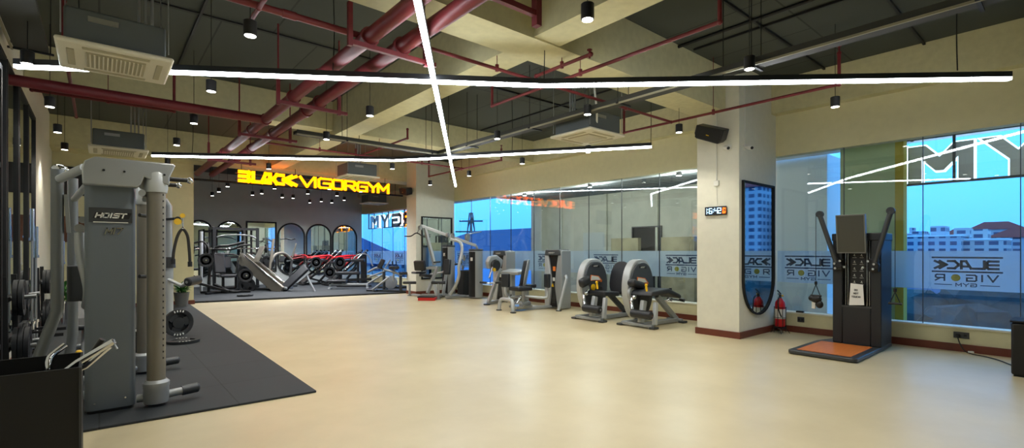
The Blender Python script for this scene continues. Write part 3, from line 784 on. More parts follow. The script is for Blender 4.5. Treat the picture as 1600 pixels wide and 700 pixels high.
# cable trays
def tray(a, b, lbl, w=.2, conduit=True):
    a, b = V(a), V(b); L = (b - a).length; t = thing('cable_tray', lbl, 'cable tray', (a.x, a.y, a.z)); dr = (b - a).normalized(); sd = V((dr.y, -dr.x, 0))
    m = MB()
    m.bar(a, b, w, .006); e = MB()
    for s in (-1, 1): m.bar(a + sd * s * w / 2 + V((0, 0, .03)), b + sd * s * w / 2 + V((0, 0, .03)), .006, .06)
    m.build('tray_channel', 'tray', t, world=True, smooth=False)
    e.bar(a + sd * (-w / 2 - .015) + V((0, 0, -.02)), b + sd * (-w / 2 - .015) + V((0, 0, -.02)), .022, .022); e.build('conduit', 'tray_edge', t, world=True, smooth=False)
    c = MB(); rr2 = random.Random(5)
    for k in range(4):
        off = (k - 1.5) * .04; n = int(L / .5); pts = [a + dr * (L * i / n) + sd * (off + rr2.uniform(-.012, .012)) + V((0, 0, .03 + rr2.uniform(0, .02))) for i in range(n + 1)]
        c.tube(pts, .014, seg=6)
    c.build('cable_bundle', 'wire', t, world=True)
    n = int(L / 1.8)
    for i in range(n + 1):
        h = MB(); p = a + dr * min(L - .05, .2 + i * 1.8)
        for s in (-1, 1): h.cyl(p + sd * s * (w / 2 + .02) + V((0, 0, -.03)), V((p.x, p.y, ZC)) + sd * s * (w / 2 + .02), .005, seg=5)
        h.bar(p - sd * (w / 2 + .05) + V((0, 0, -.02)), p + sd * (w / 2 + .05) + V((0, 0, -.02)), .03, .02)
        h.build('tray_hanger', 'wire', t, world=True)
tray((5.56, YB, 3.5), (5.56, 8.9, 3.5), 'dark cable tray running along the hall above the right half of the floor')
tray((5.5, 9.0, 3.5), (2.62, 9.0, 3.5), 'dark cable tray running crosswise over the centre of the hall')
pipe('ceiling_conduit', [V((6.6, YB, 4.49)), V((6.6, 3.98, 4.49))], .022, 'dark conduit under the slab nearer the right windows, upper right', 'conduit', 'wire')
tray((-.62, 6.2, 3.85), (-.62, 8.2, 3.85), 'dark cable tray with grey cables in the top left corner', w=.3)
m = MB()
for (y, x0) in ((2.9, 4.2), (1.6, 4.3)): m.bar((x0, y, ZC - .02), (9.3, y, ZC - .02), .03, .03)
m.bar((6.9, YB, ZC - .02), (6.9, 3.9, ZC - .02), .03, .03); m.bar((1.0, 5.0, ZC - .02), (1.0, 10, ZC - .02), .03, .03); m.bar((-.8, 7.4, ZC - .02), (3.6, 7.4, ZC - .02), .02, .02); m.bar((4.2, 7.2, ZC - .02), (9.3, 7.2, ZC - .02), .03, .03); m.bar((7.4, 4.6, ZC - .02), (7.4, 10, ZC - .02), .03, .03)
tag(m.build('ceiling_conduit', 'wire'), 'thin dark conduits fixed straight to the ceiling slab', 'conduit')

# cassette air conditioners
def cassette(x, y, lbl, z=3.30, s=.87, fine=True, body=.3, proto={}):
    t = thing('ceiling_air_conditioner', lbl, 'air conditioner', (x, y, z))
    h = s / 2
    MB().prism([(-h, -h), (h, -h), (h, h), (-h, h)], 'z', 0, .045).build('fascia_panel', 'ac_white', t, bevel=.02)
    g = MB(); gh = h * .52
    g.box((0, 0, -.004), (2 * gh, 2 * gh, .012))
    g.build('intake_grille', 'ac_grille', t, bevel=.006)
    sl = MB()
    for k in range(13): sl.box((-gh + .03 + k * (2 * gh - .06) / 12, 0, -.014), (.012, 2 * gh - .03, .01))
    sl.build('grille_slats', 'ac_white', t, smooth=False)
    for a in range(4):
        f = MB(); c, s_ = math.cos(a * PI / 2), math.sin(a * PI / 2); d = h * .77
        f.box((c * d, s_ * d, -.002), (.055 if abs(c) > .5 else h * 1.15, .055 if abs(s_) > .5 else h * 1.15, .012)); f.build('air_outlet', 'ac_grille', t, bevel=.01)
    MB().box((0, 0, .045 + body / 2), (s * .86, s * .86, body)).build('unit_body', 'ac_body', t, bevel=.02)
    b = MB(); b.box((-.1, -s * .43 - .004, .26), (.22, .01, .05)); b.build('rating_plate', 'steel', t)
    p = MB()
    for q, (dx, dy) in enumerate(((.12, .1), (.18, .1), (.24, .1))): p.tube([(h * .2 + dx, dy + h * .8, .25), (h * .2 + dx, dy + h * 1.05, .3), (h * .2 + dx, dy + h * 1.1, .6), (h * .2 + dx, dy + h * 1.1, ZC - z)], .015, seg=7)
    p.build('refrigerant_pipes', 'silver', t)
    for sx in (-1, 1):
        for sy in (-1, 1): MB().cyl((sx * h * .9, sy * h * .9, .08), (sx * h * .9, sy * h * .9, ZC - z), .006, seg=5).build('hanger_rod', 'steel', t)
    return t
cassette(.13, 6.26, 'white ceiling cassette with dark slatted grille hanging large at the upper left')
cassette(6.12, 5.34, 'white diamond-looking ceiling cassette hanging over the centre right')
cassette(.28, 11.85, 'ceiling cassette in the shadow at the left beyond the thick red cross pipe')
cassette(5.05, 12.15, 'ceiling cassette beside the yellow sign, its side lit orange')
cassette(8.3, 18.3, 'ceiling cassette with a dark body in the back room by the far window', s=.85)
m = MB().tube([(5.78, 4.9, 4.0), (5.74, 4.86, 3.85), (5.78, 4.86, 3.62), (5.95, 5.0, 3.42)], .016, seg=8, smooth=6)
tag(m.build('drain_hose', 'white'), 'white hose looping down to the centre-right cassette', 'hose')

# ================================================================== yellow sign
def sign_word(text, x, ws, stroke, lblf, z0=3.31, h=.34, y=14.93):
    for i, ch in enumerate(text):
        w = ws[i]
        t = thing('sign_letter', lblf[i], 'sign letter', (x + w / 2, y, z0))
        yield ch, t, w
        x += w
XA, XB = at_y(372, 285, 14.93).x, at_y(608, 300, 14.93).x
word1 = [('B', .0, .36), ('L', .37, .25), ('A', .60, .37), ('C', .97, .36), ('K', 1.26, .46)]
word2 = [('V', 1.78, .50), ('I', 2.26, .07), ('G', 2.38, .46), ('O', 2.86, .40), ('R', 3.29, .40), ('G', 3.73, .40), ('Y', 4.12, .44), ('M', 4.50, .46)]
tot = 4.96
sc_ = (XB - XA) / tot
def neon(mb, P, th, n=V((0, -1, 0))):
    P = [V(p) for p in P]
    for a, b in zip(P, P[1:]):
        e_ = (b - a).normalized() * th * .5
        mb.bar(a - e_, b + e_, th, .07, up=n)
H = .33
for ch, x, w in word1 + word2:
    heavy = (ch, x, w) in word1
    lb = 'yellow glowing letter %s of the hanging sign' % ch
    if ch == 'G': lb = 'yellow glowing letter G of the hanging sign, %s' % ('before the letter O' if x < 3 else 'before the letter Y')
    t = thing('sign_letter', lb, 'sign letter', (XA + (x + w / 2) * sc_, 14.93, 3.32))
    ww = w * sc_; m = MB(); st = .085 if heavy else .058
    cell = {'B': [[(0, .5), (.75, .5)], [(0, 1), (.9, 1), (1, .9), (.85, .5), (1, .1), (.9, 0), (0, 0)]],
            'A': [[(.05, 0), (.45, 1), (.9, 1), (.9, 0)], [(.3, .3), (.9, .3)], [(0, 0), (.5, 0)]],
            'K': [[(1, 1), (.2, .5), (1, 0)], [(.62, 1), (.0, .55), (.0, .45), (.62, 0)]],
            'C': [[(1, 1), (.3, 1), (0, .6), (0, .4), (.3, 0), (1, 0)]]}.get(ch if heavy else '', GL[ch])
    for pl in cell:
        neon(m, [(-ww / 2 + st / 2 + px_ * (ww - st), 0, st / 2 + pz_ * (H - st)) for px_, pz_ in pl], st)
    m.build('letter_face', 'neon', t, smooth=False)
    m = MB()
    for pl in cell:
        for a, b in zip(pl, pl[1:]):
            pa, pb = [V((-ww / 2 + st / 2 + q[0] * (ww - st), .055, st / 2 + q[1] * (H - st))) for q in (a, b)]
            e_ = (pb - pa).normalized() * st * .4
            m.bar(pa - e_, pb + e_, st * .8, .05, up=V((0, -1, 0)))
    m.build('letter_return', 'neon_side', t, smooth=False)
fr = thing('sign_rail', 'thin dark rails carrying the yellow sign from the ceiling', 'sign rail', ((XA + XB) / 2, 15.0, 3.32))
m = MB()
for z in (3.40, 3.57): m.bar((XA - .05, 15.035, z), (XB + .05, 15.035, z), .03, .03)
m.build('rail', 'gunmetal', fr, world=True, smooth=False)
for k in range(4):
    x = XA + .1 + k * (XB - XA - .2) / 3
    MB().cyl((x, 15.03, 3.38), (x, 15.03, 3.84), .008, seg=6).build('rod', 'wire', fr, world=True)
t = thing('service_pipe', 'dark service pipe across the opening just beneath the yellow sign', 'pipe', (5.2, 16.1, 3.44))
MB().cyl((2.0, 16.1, 3.44), (8.4, 16.1, 3.44), .03).build('pipe_run', 'wire', t, world=True)
for x in (2.4, 4.3, 6.2, 8.1): MB().cyl((x, 16.1, 3.44), (x, 16.1, ZC), .008, seg=6).build('rod', 'wire', t, world=True)

# ================================================================== shared machine pieces
def plate(m, c, ax, r=.225, t=.04, seg=28):
    """rubber grip plate: rim, hub and three broad spokes with grip holes between them"""
    c, ax = V(c), V(ax).normalized()
    m.lathe([(r * .70, -t * .35), (r * .74, -t / 2), (r, -t / 2), (r, t / 2), (r * .74, t / 2), (r * .70, t * .35), (r * .70, -t * .35)], c, ax, seg)
    m.lathe([(.026, -t * .5), (r * .40, -t * .42), (r * .42, 0), (r * .40, t * .42), (.026, t * .5)], c, ax, 18)
    u = ax.orthogonal().normalized(); w = ax.cross(u)
    for k in range(3):
        a = k * 2 * PI / 3 + .5; d = u * math.cos(a) + w * math.sin(a)
        m.bar(c + d * r * .36, c + d * r * .76, r * .62, t * .62, up=ax)
def plate_text(root, c, ax, r=.225, t=.04, nm='raised_lettering'):
    c, ax = V(c), V(ax).normalized(); m = MB(); u = V((0, 0, 1)) if abs(ax.z) < .9 else V((0, 1, 0)); u = (u - ax * u.dot(ax)).normalized(); w = u.cross(ax)
    for s in (1, -1):
        for k in range(4):
            a = (k - 1.5) * .22
            d = (u * math.cos(a) + w * math.sin(a)) * s; q = c + d * r * .87 + ax * (t / 2 + .001)
            m.bar(q - d * .016, q + d * .016, .018, .003, up=ax)
    m.build(nm, 'white', root, world=True, smooth=False)
def pad(m, c, size, rot=(0, 0, 0)):
    m.box(c, size, rot)
def cushion(root, nm, c, size, rot=(0, 0, 0), material='vinyl', bev=.03, world=False, label=None):
    return MB().box(c, size, rot).build(nm, material, root, bevel=min(bev, min(size) * .45), seg=3, world=world, label=label)
def roller(root, a, b, r=.06, world=False, nm='foam_roller'):
    a, b = V(a), V(b); d = (b - a).normalized(); L = (b - a).length
    o = MB().lathe([(r * .8, 0), (r, .015), (r, L - .015), (r * .8, L)], a, d, 18).build(nm, 'vinyl', root, world=world)
    MB().cyl(a - d * .012, b + d * .012, r * .32, seg=12).build('end_cap', 'chrome', o, world=world)
    return o

# ================================================================== 1. dual-column cable machine, left foreground
t = thing('cable_machine', 'tall silver and grey dual-pulley cable machine filling the left foreground', 'gym machine', (.1, 5.9, .022))
def arch(x0, x1, y0, y1, r=.05, n=5):
    o = []
    for cx, cy, a0 in ((x1 - r, y0 + r, -90), (x1 - r, y1 - r, 0), (x0 + r, y1 - r, 90), (x0 + r, y0 + r, 180)):
        for k in range(n + 1):
            a = R(a0 + 90 * k / n); o.append((cx + r * math.cos(a), cy + r * math.sin(a)))
    return o
tw = MB().prism(arch(-.10, .255, 5.62, 6.0, .06), 'z', .05, 2.03).build('weight_tower', 'panel_grey', t, world=True)
MB().prism(arch(-.085, .24, 5.635, 5.98, .05), 'z', .022, .06).build('tower_foot', 'black', t, world=True)
MB().cyl((-.03, 5.615, .11), (-.03, 5.63, .11), .008).cyl((.18, 5.615, .13), (.18, 5.63, .13), .008).build('panel_screws', 'chrome', tw, world=True)
# badge and model number
bd = MB().box((.08, 5.617, 1.765), (.30, .008, .13)).build('badge_recess', 'gunmetal', tw, world=True, bevel=.003)
m = MB(); letters(m, 'HOIST', (-.025, 5.61, 1.745), (1, 0, 0), (0, 0, 1), .036, .036, .012, .010, .004, slant=.3); m.build('badge_lettering', 'white', bd, world=True, smooth=False)
m = MB().prism([(-.045, 1.735), (.205, 1.735), (.225, 1.79), (-.025, 1.79)], 'y', 5.612, 5.616); m.build('badge_plate', 'black', bd, world=True, smooth=False)
MB().box((.08, 5.612, 1.703), (.24, .004, .006)).build('badge_line', 'white', bd, world=True)
m = MB(); letters(m, 'MI7', (.04, 5.614, 1.60), (1, 0, 0), (0, 0, 1), .034, .052, .012, .009, .005, widths={'I': .01, 'M': .04, '7': .035}, slant=.25); m.build('model_number', 'chrome', tw, world=True, smooth=False)
# top cap: long silver cowl from the tower over to the front column
cap = MB().prism([(-.11, 2.02), (.26, 2.02), (.29, 2.05), (.31, 2.12), (.345, 2.10), (.50, 2.06), (.50, 2.13), (.545, 2.245), (.53, 2.26), (-.03, 2.26), (-.095, 2.22), (-.115, 2.16)], 'y', 5.52, 5.70).build('top_cowl', 'cowl', t, world=True, bevel=.025, seg=3)
MB().cyl((.03, 5.51, 2.15), (.03, 5.53, 2.15), .009).cyl((.17, 5.51, 2.15), (.17, 5.53, 2.15), .009).cyl((.46, 5.51, 2.15), (.46, 5.53, 2.15), .009).build('cowl_bolts', 'black', cap, world=True)
MB().prism(arch(-.10, .255, 5.62, 6.0, .06), 'z', 2.03, 2.14).build('tower_cap', 'silver_light', t, world=True)
for (x, y, lb) in ((.405, 5.60, 'front'), (.405, 7.17, 'rear')):
    c = MB().cyl((x, y, .2), (x, y, 2.10), .073, seg=28).build('pulley_column', 'warm_grey', t, world=True)
    MB().lathe([(.082, 1.99), (.09, 2.03), (.09, 2.16), (.06, 2.2)], (x, y, 0), (0, 0, 1), 28).build('column_collar', 'silver_light', c, world=True)
    h = MB()
    for k in range(27):
        z = .46 + k * .058; h.cyl((x + .045, y - .0585, z), (x + .045, y - .054, z), .0095, seg=8)
    h.build('adjustment_holes', 'black', c, world=True)
    f = MB(); f.lathe([(.096, .05), (.10, .07), (.10, .19), (.104, .2), (.104, .235), (.08, .26)], (x, y, 0), (0, 0, 1), 28)
    f.build('column_foot', 'silver', t, world=True)
    MB().tube([(x - (.14 if lb == 'front' else .33), y + .03, .10), (x, y, .10), (x + .26, y + .03, .115)], .036, seg=14).build('foot_tube', 'silver', t, world=True)
    MB().tube([(x + .2, y + .022, .112), (x + .33, y + .04, .118), (x + .345, y + .042, .118)], [.046, .046, .03], seg=14).build('rubber_foot', 'gunmetal', t, world=True)
# pulley carriage between column and cowl
m = MB(); m.cyl((.315, 5.62, 2.06), (.315, 5.66, 2.06), .045); m.cyl((.30, 5.60, 1.98), (.34, 5.70, 1.98), .03); m.cyl((.33, 5.64, 1.93), (.33, 5.68, 1.93), .028); m.build('pulley_block', 'steel', t, world=True)
# pull-up bar: the two handles sticking out to the right
for (y, z, L) in ((5.72, 2.14, .16), (6.4, 2.16, .14)):
    hb = MB().tube([(.38, y, z), (.52 + L, y, z)], .021, seg=12).build('pull_up_handle', 'black', t, world=True)
    MB().ball((.52 + L, y, z), .031, seg=12).build('handle_end', 'chrome', hb, world=True)
MB().bar((.42, 5.6, 2.2), (.42, 7.17, 2.14), .07, .06).build('top_crossbar', 'silver', t, world=True)
# rear frame on the left side
MB().tube([(-.30, 6.25, 2.21), (-.30, 6.25, .92), (-.30, 6.25, .9), (-.54, 6.3, .075)], .048, seg=14).build('rear_post', 'post_grey', t, world=True)
MB().ball((-.285, 6.3, 2.22), .062, (1.1, 1, .8)).build('post_knob', 'chrome', t, world=True)
MB().tube([(-.215, 7.0, 2.22), (-.215, 7.0, .55), (-.28, 7.0, .07)], .045, seg=14).build('rear_post', 'post_grey', t, world=True)
MB().tube([(-.28, 6.2, 2.12), (-.1, 5.85, 2.2)], .038, seg=12).tube([(-.2, 6.95, 2.0), (-.06, 6.0, 2.1)], .03, seg=12).build('brace_arm', 'silver_light', t, world=True)
MB().bar((-.24, 6.24, 1.98), (-.22, 6.24, 1.62), .05, .03).build('hinge_plate', 'silver', t, world=True)
MB().tube([(-.54, 6.3, .075), (-.1, 6.2, .075), (.08, 6.0, .075)], .04, seg=12).build('base_rail', 'silver', t, world=True)
MB().tube([(-.28, 7.0, .07), (.0, 6.95, .07), (.40, 7.17, .10)], .036, seg=12).build('base_rail', 'silver', t, world=True)
MB().prism(arch(-.24, -.02, 6.35, 6.75, .05), 'z', .96, 1.30).build('counterweight_shroud', 'gunmetal', t, world=True)
MB().tube([(-.14, 6.1, 1.62), (-.13, 6.1, 1.4), (-.08, 6.15, 1.1), (-.1, 6.5, .9)], .04, seg=12, smooth=6).build('seat_strut', 'silver_light', t, world=True)
MB().cyl((-.14, 6.05, 1.66), (-.14, 6.13, 1.66), .04).cyl((-.12, 6.05, 1.74), (-.12, 6.13, 1.74), .03).build('pulley_block', 'steel', t, world=True)
MB().tube([(.3, 6.0, 1.80), (.42, 6.1, 1.79)], .018).tube([(.3, 6.0, 1.20), (.42, 6.1, 1.19)], .018).build('guide_arm', 'black', t, world=True)

# bin of attachments in front
bn = thing('storage_bin', 'black open steel bin in the lower left corner holding bar attachments', 'bin', (-.55, 3.9, 0))
YB1, YB2, XB1, XB2 = 3.93, 4.5, -1.0 + .2, -.085
MB().span((XB1, YB1, .02), (XB2, YB1 + .012, .75)).build('front_panel', 'bin_black', bn, world=True, bevel=.002)
MB().span((XB1, YB2, .02), (XB2, YB2 + .012, .75)).build('back_panel', 'bin_black', bn, world=True, bevel=.002)
MB().span((XB2 - .012, YB1 + .012, .02), (XB2, YB2, .75)).build('side_panel', 'bin_black', bn, world=True, bevel=.002)
MB().span((XB1, YB1 + .012, .02), (XB1 + .012, YB2, .75)).build('side_panel', 'bin_black', bn, world=True, bevel=.002)
MB().span((XB1 + .012, YB1 + .012, .0), (XB2 - .012, YB2, .03)).build('bottom_panel', 'bin_black', bn, world=True)
MB().bar((XB2 - .002, YB1 - .002, .02), (XB2 - .002, YB1 - .002, .75), .012, .012).build('edge_trim', 'gunmetal', bn, world=True)
b1 = thing('bar_attachment', 'straight chrome bar attachment leaning out of the black bin to the right', 'cable attachment', (-.2, 4.2, .4))
MB().tube([at_depth(98, 584, 3.12), at_depth(122, 566, 3.14), at_depth(178, 533, 3.2)], .021, seg=12).tube([at_depth(96, 590, 3.2), at_depth(135, 572, 3.2), at_depth(172, 541, 3.26)], .016, seg=12).tube([at_depth(60, 640, 3.1), at_depth(98, 584, 3.12)], .021, seg=12).build('bar', 'chrome', b1, world=True)
MB().tube([at_depth(133, 568, 3.24), at_depth(160, 530, 3.26)], .018, seg=10).build('grip', 'black', b1, world=True)
MB().tube([at_depth(172, 534, 3.2), at_depth(178, 531, 3.2), at_depth(179, 538, 3.2), at_depth(183, 545, 3.2)], .006, seg=8).build('end_hook', 'steel', b1, world=True)
b2 = MB().tube([at_depth(75, 660, 3.15), at_depth(75, 583, 3.15), at_depth(77, 562, 3.17), at_depth(84, 553, 3.2), at_depth(102, 539, 3.26)], .018, seg=12, smooth=5)
tag(b2.build('bar_attachment', 'chrome'), 'bent chrome bar attachment standing upright in the black bin', 'cable attachment')

# ================================================================== 2. rack gear behind the cable machine
def standing_bar(x, y, h, lbl, lean=0.0):
    b = thing('barbell', lbl, 'barbell', (x, y, .022))
    MB().tube([(lean * .42, 0, .42), (lean * (h - .43), 0, h - .43)], .014, seg=10).build('shaft', 'steel', b)
    for a, c in ((.0, .42), (h - .43, h)):
        MB().cyl((lean * a, 0, a + .001), (lean * c, 0, c), .025, seg=14).build('sleeve', 'chrome', b)
        z = .42 if a == 0 else h - .43
        MB().cyl((lean * z, 0, z - .02), (lean * z, 0, z + .02), .036, seg=14).build('collar', 'chrome', b)
standing_bar(-.72, 9.6, 2.02, 'chrome olympic barbell standing upright nearest the left mirrors')
standing_bar(-.70, 9.85, 1.78, 'shorter dark steel barbell standing beside the upright one at the mirrors')
standing_bar(-.62, 12.8, 2.12, 'chrome olympic barbell standing farther back by the fire extinguisher')
standing_bar(-.54, 12.95, 1.62, 'short ribbed bar standing beside the farther upright barbell')
hd = thing('barbell_holder', 'low black rack holding the upright barbells by the left mirrors', 'rack', (-.68, 9.7, .022))
m = MB()
m.ring([(-.14, -.22), (.1, -.22), (.1, .3), (-.14, .3)], [(-.10, -.18), (.06, -.18), (.06, .26), (-.10, .26)], 'z', .0, .04)
m.ring([(-.14, -.22), (.1, -.22), (.1, .3), (-.14, .3)], [(-.10, -.18), (.06, -.18), (.06, .26), (-.10, .26)], 'z', .28, .31)
for x in (-.12, .08):
    for y in (-.2, .28): m.span((x - .02, y - .02, 0), (x + .02, y + .02, .31))
m.build('frame', 'black', hd)
# plate tree with stacked plates along the mirrors
def plate_rack(y, lbl, disc):
    r_ = thing('plate_rack', lbl, 'plate rack', (-.66, y, .022))
    m = MB()
    for s in (-1, 1): m.span((-.15, s * .42 - .025, 0), (.2, s * .42 + .025, .05)); m.bar((-.1, s * .42, .04), (-.12, s * .42, 1.15), .05, .05)
    for z in (.35, .9): m.bar((-.11, -.42, z), (-.11, .42, z), .05, .05)
    m.build('frame', 'black_matte', r_)
    for z in (.35, .9):
        for yy in (-.22, .2):
            MB().cyl((-.1, yy, z), (.12, yy, z + .02), .025, seg=12).build('peg', 'steel', r_)
    for z, yy, k, rad in ((.35, -.22, 3, .225), (.35, .2, 2, .225), (.9, -.22, 2, .2), (.9, .2, 2, .17)):
        for q in range(k):
            p = MB(); plate(p, (-.66 - .04 + q * .045, y + yy, z + .03), (1, 0, 0), rad, .038, 24)
            o = thing('weight_plate', disc % ({0: 'innermost', 1: 'second', 2: 'outermost'}[q], 'lower' if z < .5 else 'upper', 'near' if yy < 0 else 'far'), 'weight plate', (-.66 - .04 + q * .045, y + yy, z + .03), 0, 'plates stored along the left mirrors')
            p.build('plate_body', 'rubber', o, world=True)
plate_rack(7.9, 'black rack of weight plates under the nearest left mirrors', 'black weight plate on the near rack, %s on the %s %s peg')
plate_rack(11.6, 'black rack of weight plates beyond the upright barbells', 'black weight plate on the far rack, %s on the %s %s peg')

# open black dumbbell-style frame beside the mirrors
fr = thing('steel_frame', 'tall black steel frame standing at the left edge of the picture', 'rack', (-.6, 6.45, .022))
m = MB()
for y in (6.45, 7.0):
    m.span((-.80, y - .03, .022), (-.74, y + .03, 3.3))
m.bar((-.77, 6.45, 3.27), (-.77, 7.0, 3.27), .06, .06); m.bar((-.77, 6.45, 2.3), (-.77, 7.0, 2.3), .05, .05); m.bar((-.77, 6.45, .5), (-.77, 7.0, .5), .05, .05)
m.build('frame', 'black_matte', fr, world=True)

# plate-loaded press and rope column right of the foreground machine
g = thing('cable_column', 'slim silver cable column with a hanging rope behind the foreground machine', 'gym machine', (.93, 10.5, .022))
MB().tube([(.93, 10.5, .05), (.93, 10.5, 1.15)], .075, seg=18).build('lower_column', 'silver_light', g, world=True)
MB().cyl((.93, 10.5, 1.15), (.93, 10.5, 1.34), .11, .095, seg=18).build('column_collar', 'gunmetal', g, world=True)
MB().tube([(.93, 10.5, 1.34), (.93, 10.5, 2.24), (.86, 10.5, 2.34)], .062, seg=16).build('upper_column', 'silver', g, world=True)
MB().bar((.9, 10.45, 2.0), (1.06, 10.38, 2.02), .05, .04).cyl((1.05, 10.3, 2.0), (1.05, 10.36, 2.0), .05).build('pulley_arm', 'black', g, world=True)
MB().cyl((1.045, 10.27, 1.96), (1.045, 10.3, 1.96), .055, seg=18).cyl((1.12, 10.3, 2.07), (1.12, 10.33, 2.07), .04, seg=16).build('pulley_wheel', 'yellow', g, world=True)
MB().box((.93, 10.5, .03), (.5, .5, .05)).build('base_plate', 'silver', g, world=True, bevel=.01)
MB().tube([(.93, 10.45, .95), (1.1, 10.2, .84), (1.16, 10.0, .9)], .03, seg=12).build('press_arm', 'silver_light', g, world=True)
MB().tube([(1.1, 10.2, .84), (1.2, 10.3, .95)], .03, seg=12).build('press_arm', 'silver_light', g, world=True)
roller(g, (1.14, 9.9, .92), (1.34, 10.1, .95), .075, world=True, nm='round_pad')
rp = thing('rope_attachment', 'dark braided rope handle hanging from the yellow pulley behind the foreground machine', 'rope', (1.12, 10.3, 1.9))
MB().tube([(1.12, 10.3, 2.02), (1.12, 10.3, 1.86)], .008, seg=8).ball((1.12, 10.3, 1.85), .022).build('carabiner', 'chrome', rp, world=True)
rope = MB().tube([(.98, 10.3, 1.3), (1.0, 10.3, 1.5), (1.05, 10.3, 1.72), (1.12, 10.3, 1.83), (1.19, 10.3, 1.72), (1.215, 10.3, 1.5), (1.23, 10.3, 1.25)], .024, seg=10, smooth=6)
rope.build('rope', mat('braided_rope', (48, 46, 44), .85, bump=.6, scale=90), rp, world=True)
MB().cyl((.98, 10.3, 1.22), (.98, 10.3, 1.31), .036).cyl((1.23, 10.3, 1.17), (1.23, 10.3, 1.26), .036).build('rope_stopper', 'black', rp, world=True)

def lone_plate(c, ax, lbl, r=.225, text=True):
    o = thing('weight_plate', lbl, 'weight plate', c, 0)
    m = MB(); plate(m, c, ax, r); m.build('plate_body', 'rubber', o, world=True)
    if text: plate_text(o, c, ax, r)
lone_plate((1.01, 9.83, .25), (.3, -1, .0), 'black grip weight plate standing upright behind the perforated column')
lone_plate((1.0, 9.15, .045), (0, 0, 1), 'black grip weight plate with white lettering lying flat on the rubber mat')
lone_plate((.36, 8.2, .223), (-.2, -1, .0), 'black weight plate with white lettering half hidden between the two grey columns', .2)
# foot rest / bench pieces behind the tower
bh = thing('adjustable_bench', 'dark adjustable bench folded low behind the left post of the machine', 'bench', (-.25, 8.6, .022))
cushion(bh, 'seat_pad', (.1, 0, .46), (.3, .42, .07), (8, 0, 0)); cushion(bh, 'back_pad', (.1, .62, .60), (.3, .78, .07), (22, 0, 0))
MB().tube([(.1, -.3, .06), (.1, .1, .38), (.1, .7, .38), (.1, .95, .06)], .03).tube([(-.1, -.3, .035), (.3, -.3, .035)], .03).tube([(-.1, .95, .035), (.3, .95, .035)], .03).build('frame', 'silver', bh)
kb = thing('kettlebell', 'small black weight with a yellow cap beside the tower base', 'weight', (-.18, 7.55, .022))
MB().box((0, 0, .1), (.16, .16, .2)).build('body', 'black', kb, bevel=.02); MB().ball((0, 0, .25), .035).cyl((0, 0, .19), (0, 0, .25), .015).build('yellow_cap', 'yellow', kb)
kb = thing('kettlebell', 'black weight with a low yellow cap right against the tower base', 'weight', (-.05, 7.35, .022))
MB().box((0, 0, .06), (.14, .14, .12)).build('body', 'black', kb, bevel=.02); MB().ball((0, 0, .16), .035).cyl((0, 0, .11), (0, 0, .16), .015).build('yellow_cap', 'yellow', kb)
for (x, y, h, lb, nl) in ((1.62, 15.1, .62, 'leafy green plant in a grey pot against the left partition', 70), (-.55, 13.9, .9, 'green plant in a pale pot by the left mirrors', 46)):
    pl = thing('potted_plant', lb, 'plant', (x, y, .022))
    MB().lathe([(.13, 0), (.17, .34), (.18, .36), (.15, .36), (.14, .3)], seg=18).build('pot', 'pot', pl)
    lf = MB(); rq = random.Random(int(x * 10) + 40)
    for k in range(nl):
        a = rq.uniform(0, 6.28); L = rq.uniform(.18, .34); e = rq.uniform(.2, 1.3); w = .035
        d = V((math.cos(a) * math.cos(e), math.sin(a) * math.cos(e), math.sin(e))); sd = V((-math.sin(a), math.cos(a), 0)); b0 = V((.05 * math.cos(a), .05 * math.sin(a), .34 + rq.uniform(0, h - .5)))
        P = [b0 - sd * .006, b0 + sd * .006, b0 + d * L * .5 + sd * w, b0 + d * L + V((0, 0, -.06)), b0 + d * L * .5 - sd * w]
        lf.bm.faces.new([lf.bm.verts.new(p) for p in P])
    lf.build('leaves', 'leaf', pl, smooth=False)
# extinguisher-like steel bottle on the far left
ex = thing('fire_extinguisher', 'grey cylinder standing in a wire holder against the far left wall', 'extinguisher', (-.5, 15.3, .022))
MB().lathe([(.08, 0), (.085, .02), (.085, .5), (.05, .58), (.03, .6)], seg=18).build('cylinder', 'silver', ex)
MB().tube([(0, 0, .6), (0, 0, .66), (.1, 0, .62)], .015).build('valve', 'gunmetal', ex)

# ================================================================== 3. leg extension and leg curl by the windows
def leg_shroud(root, x, y, w=.86, h=1.27, th=.17):
    """tall rounded weight-stack cover standing lengthwise; the silver rim wraps a dark face"""
    n = 30
    def out(s, dz=0.0):
        P = []
        for k in range(n):
            a = 2 * PI * k / n; ca, sa = math.cos(a), math.sin(a)
            P.append((x + w / 2 * s * math.copysign(abs(ca) ** .8, ca) * (1 - .12 * (sa < 0) * abs(sa)), h / 2 + .04 + (h / 2 - .03) * s * math.copysign(abs(sa) ** .92, sa)))
        return P
    MB().prism(out(1), 'y', y - th / 2, y + th / 2).build('shroud_rim', 'silver_light', root, bevel=.02, seg=3)
    s = MB().prism(out(.9), 'y', y - th / 2 - .035, y - th / 2 + .03).build('shroud_face', 'shroud', root, bevel=.025, seg=3)
    return s
def hoist_badge(s, x, y, z, w=.2):
    m = MB(); m.box((x, y, z), (w * 1.15, .006, .05), (0, 6, 0)); m.build('badge_plate', 'black', s, bevel=.002)
    m = MB(); letters(m, 'HOIST', (x - w * .42, y - .005, z - .011), (1, 0, 0), (0, 0, 1), .023, .022, .009, .006, .003, slant=.3); m.build('badge_lettering', 'white', s, smooth=False)

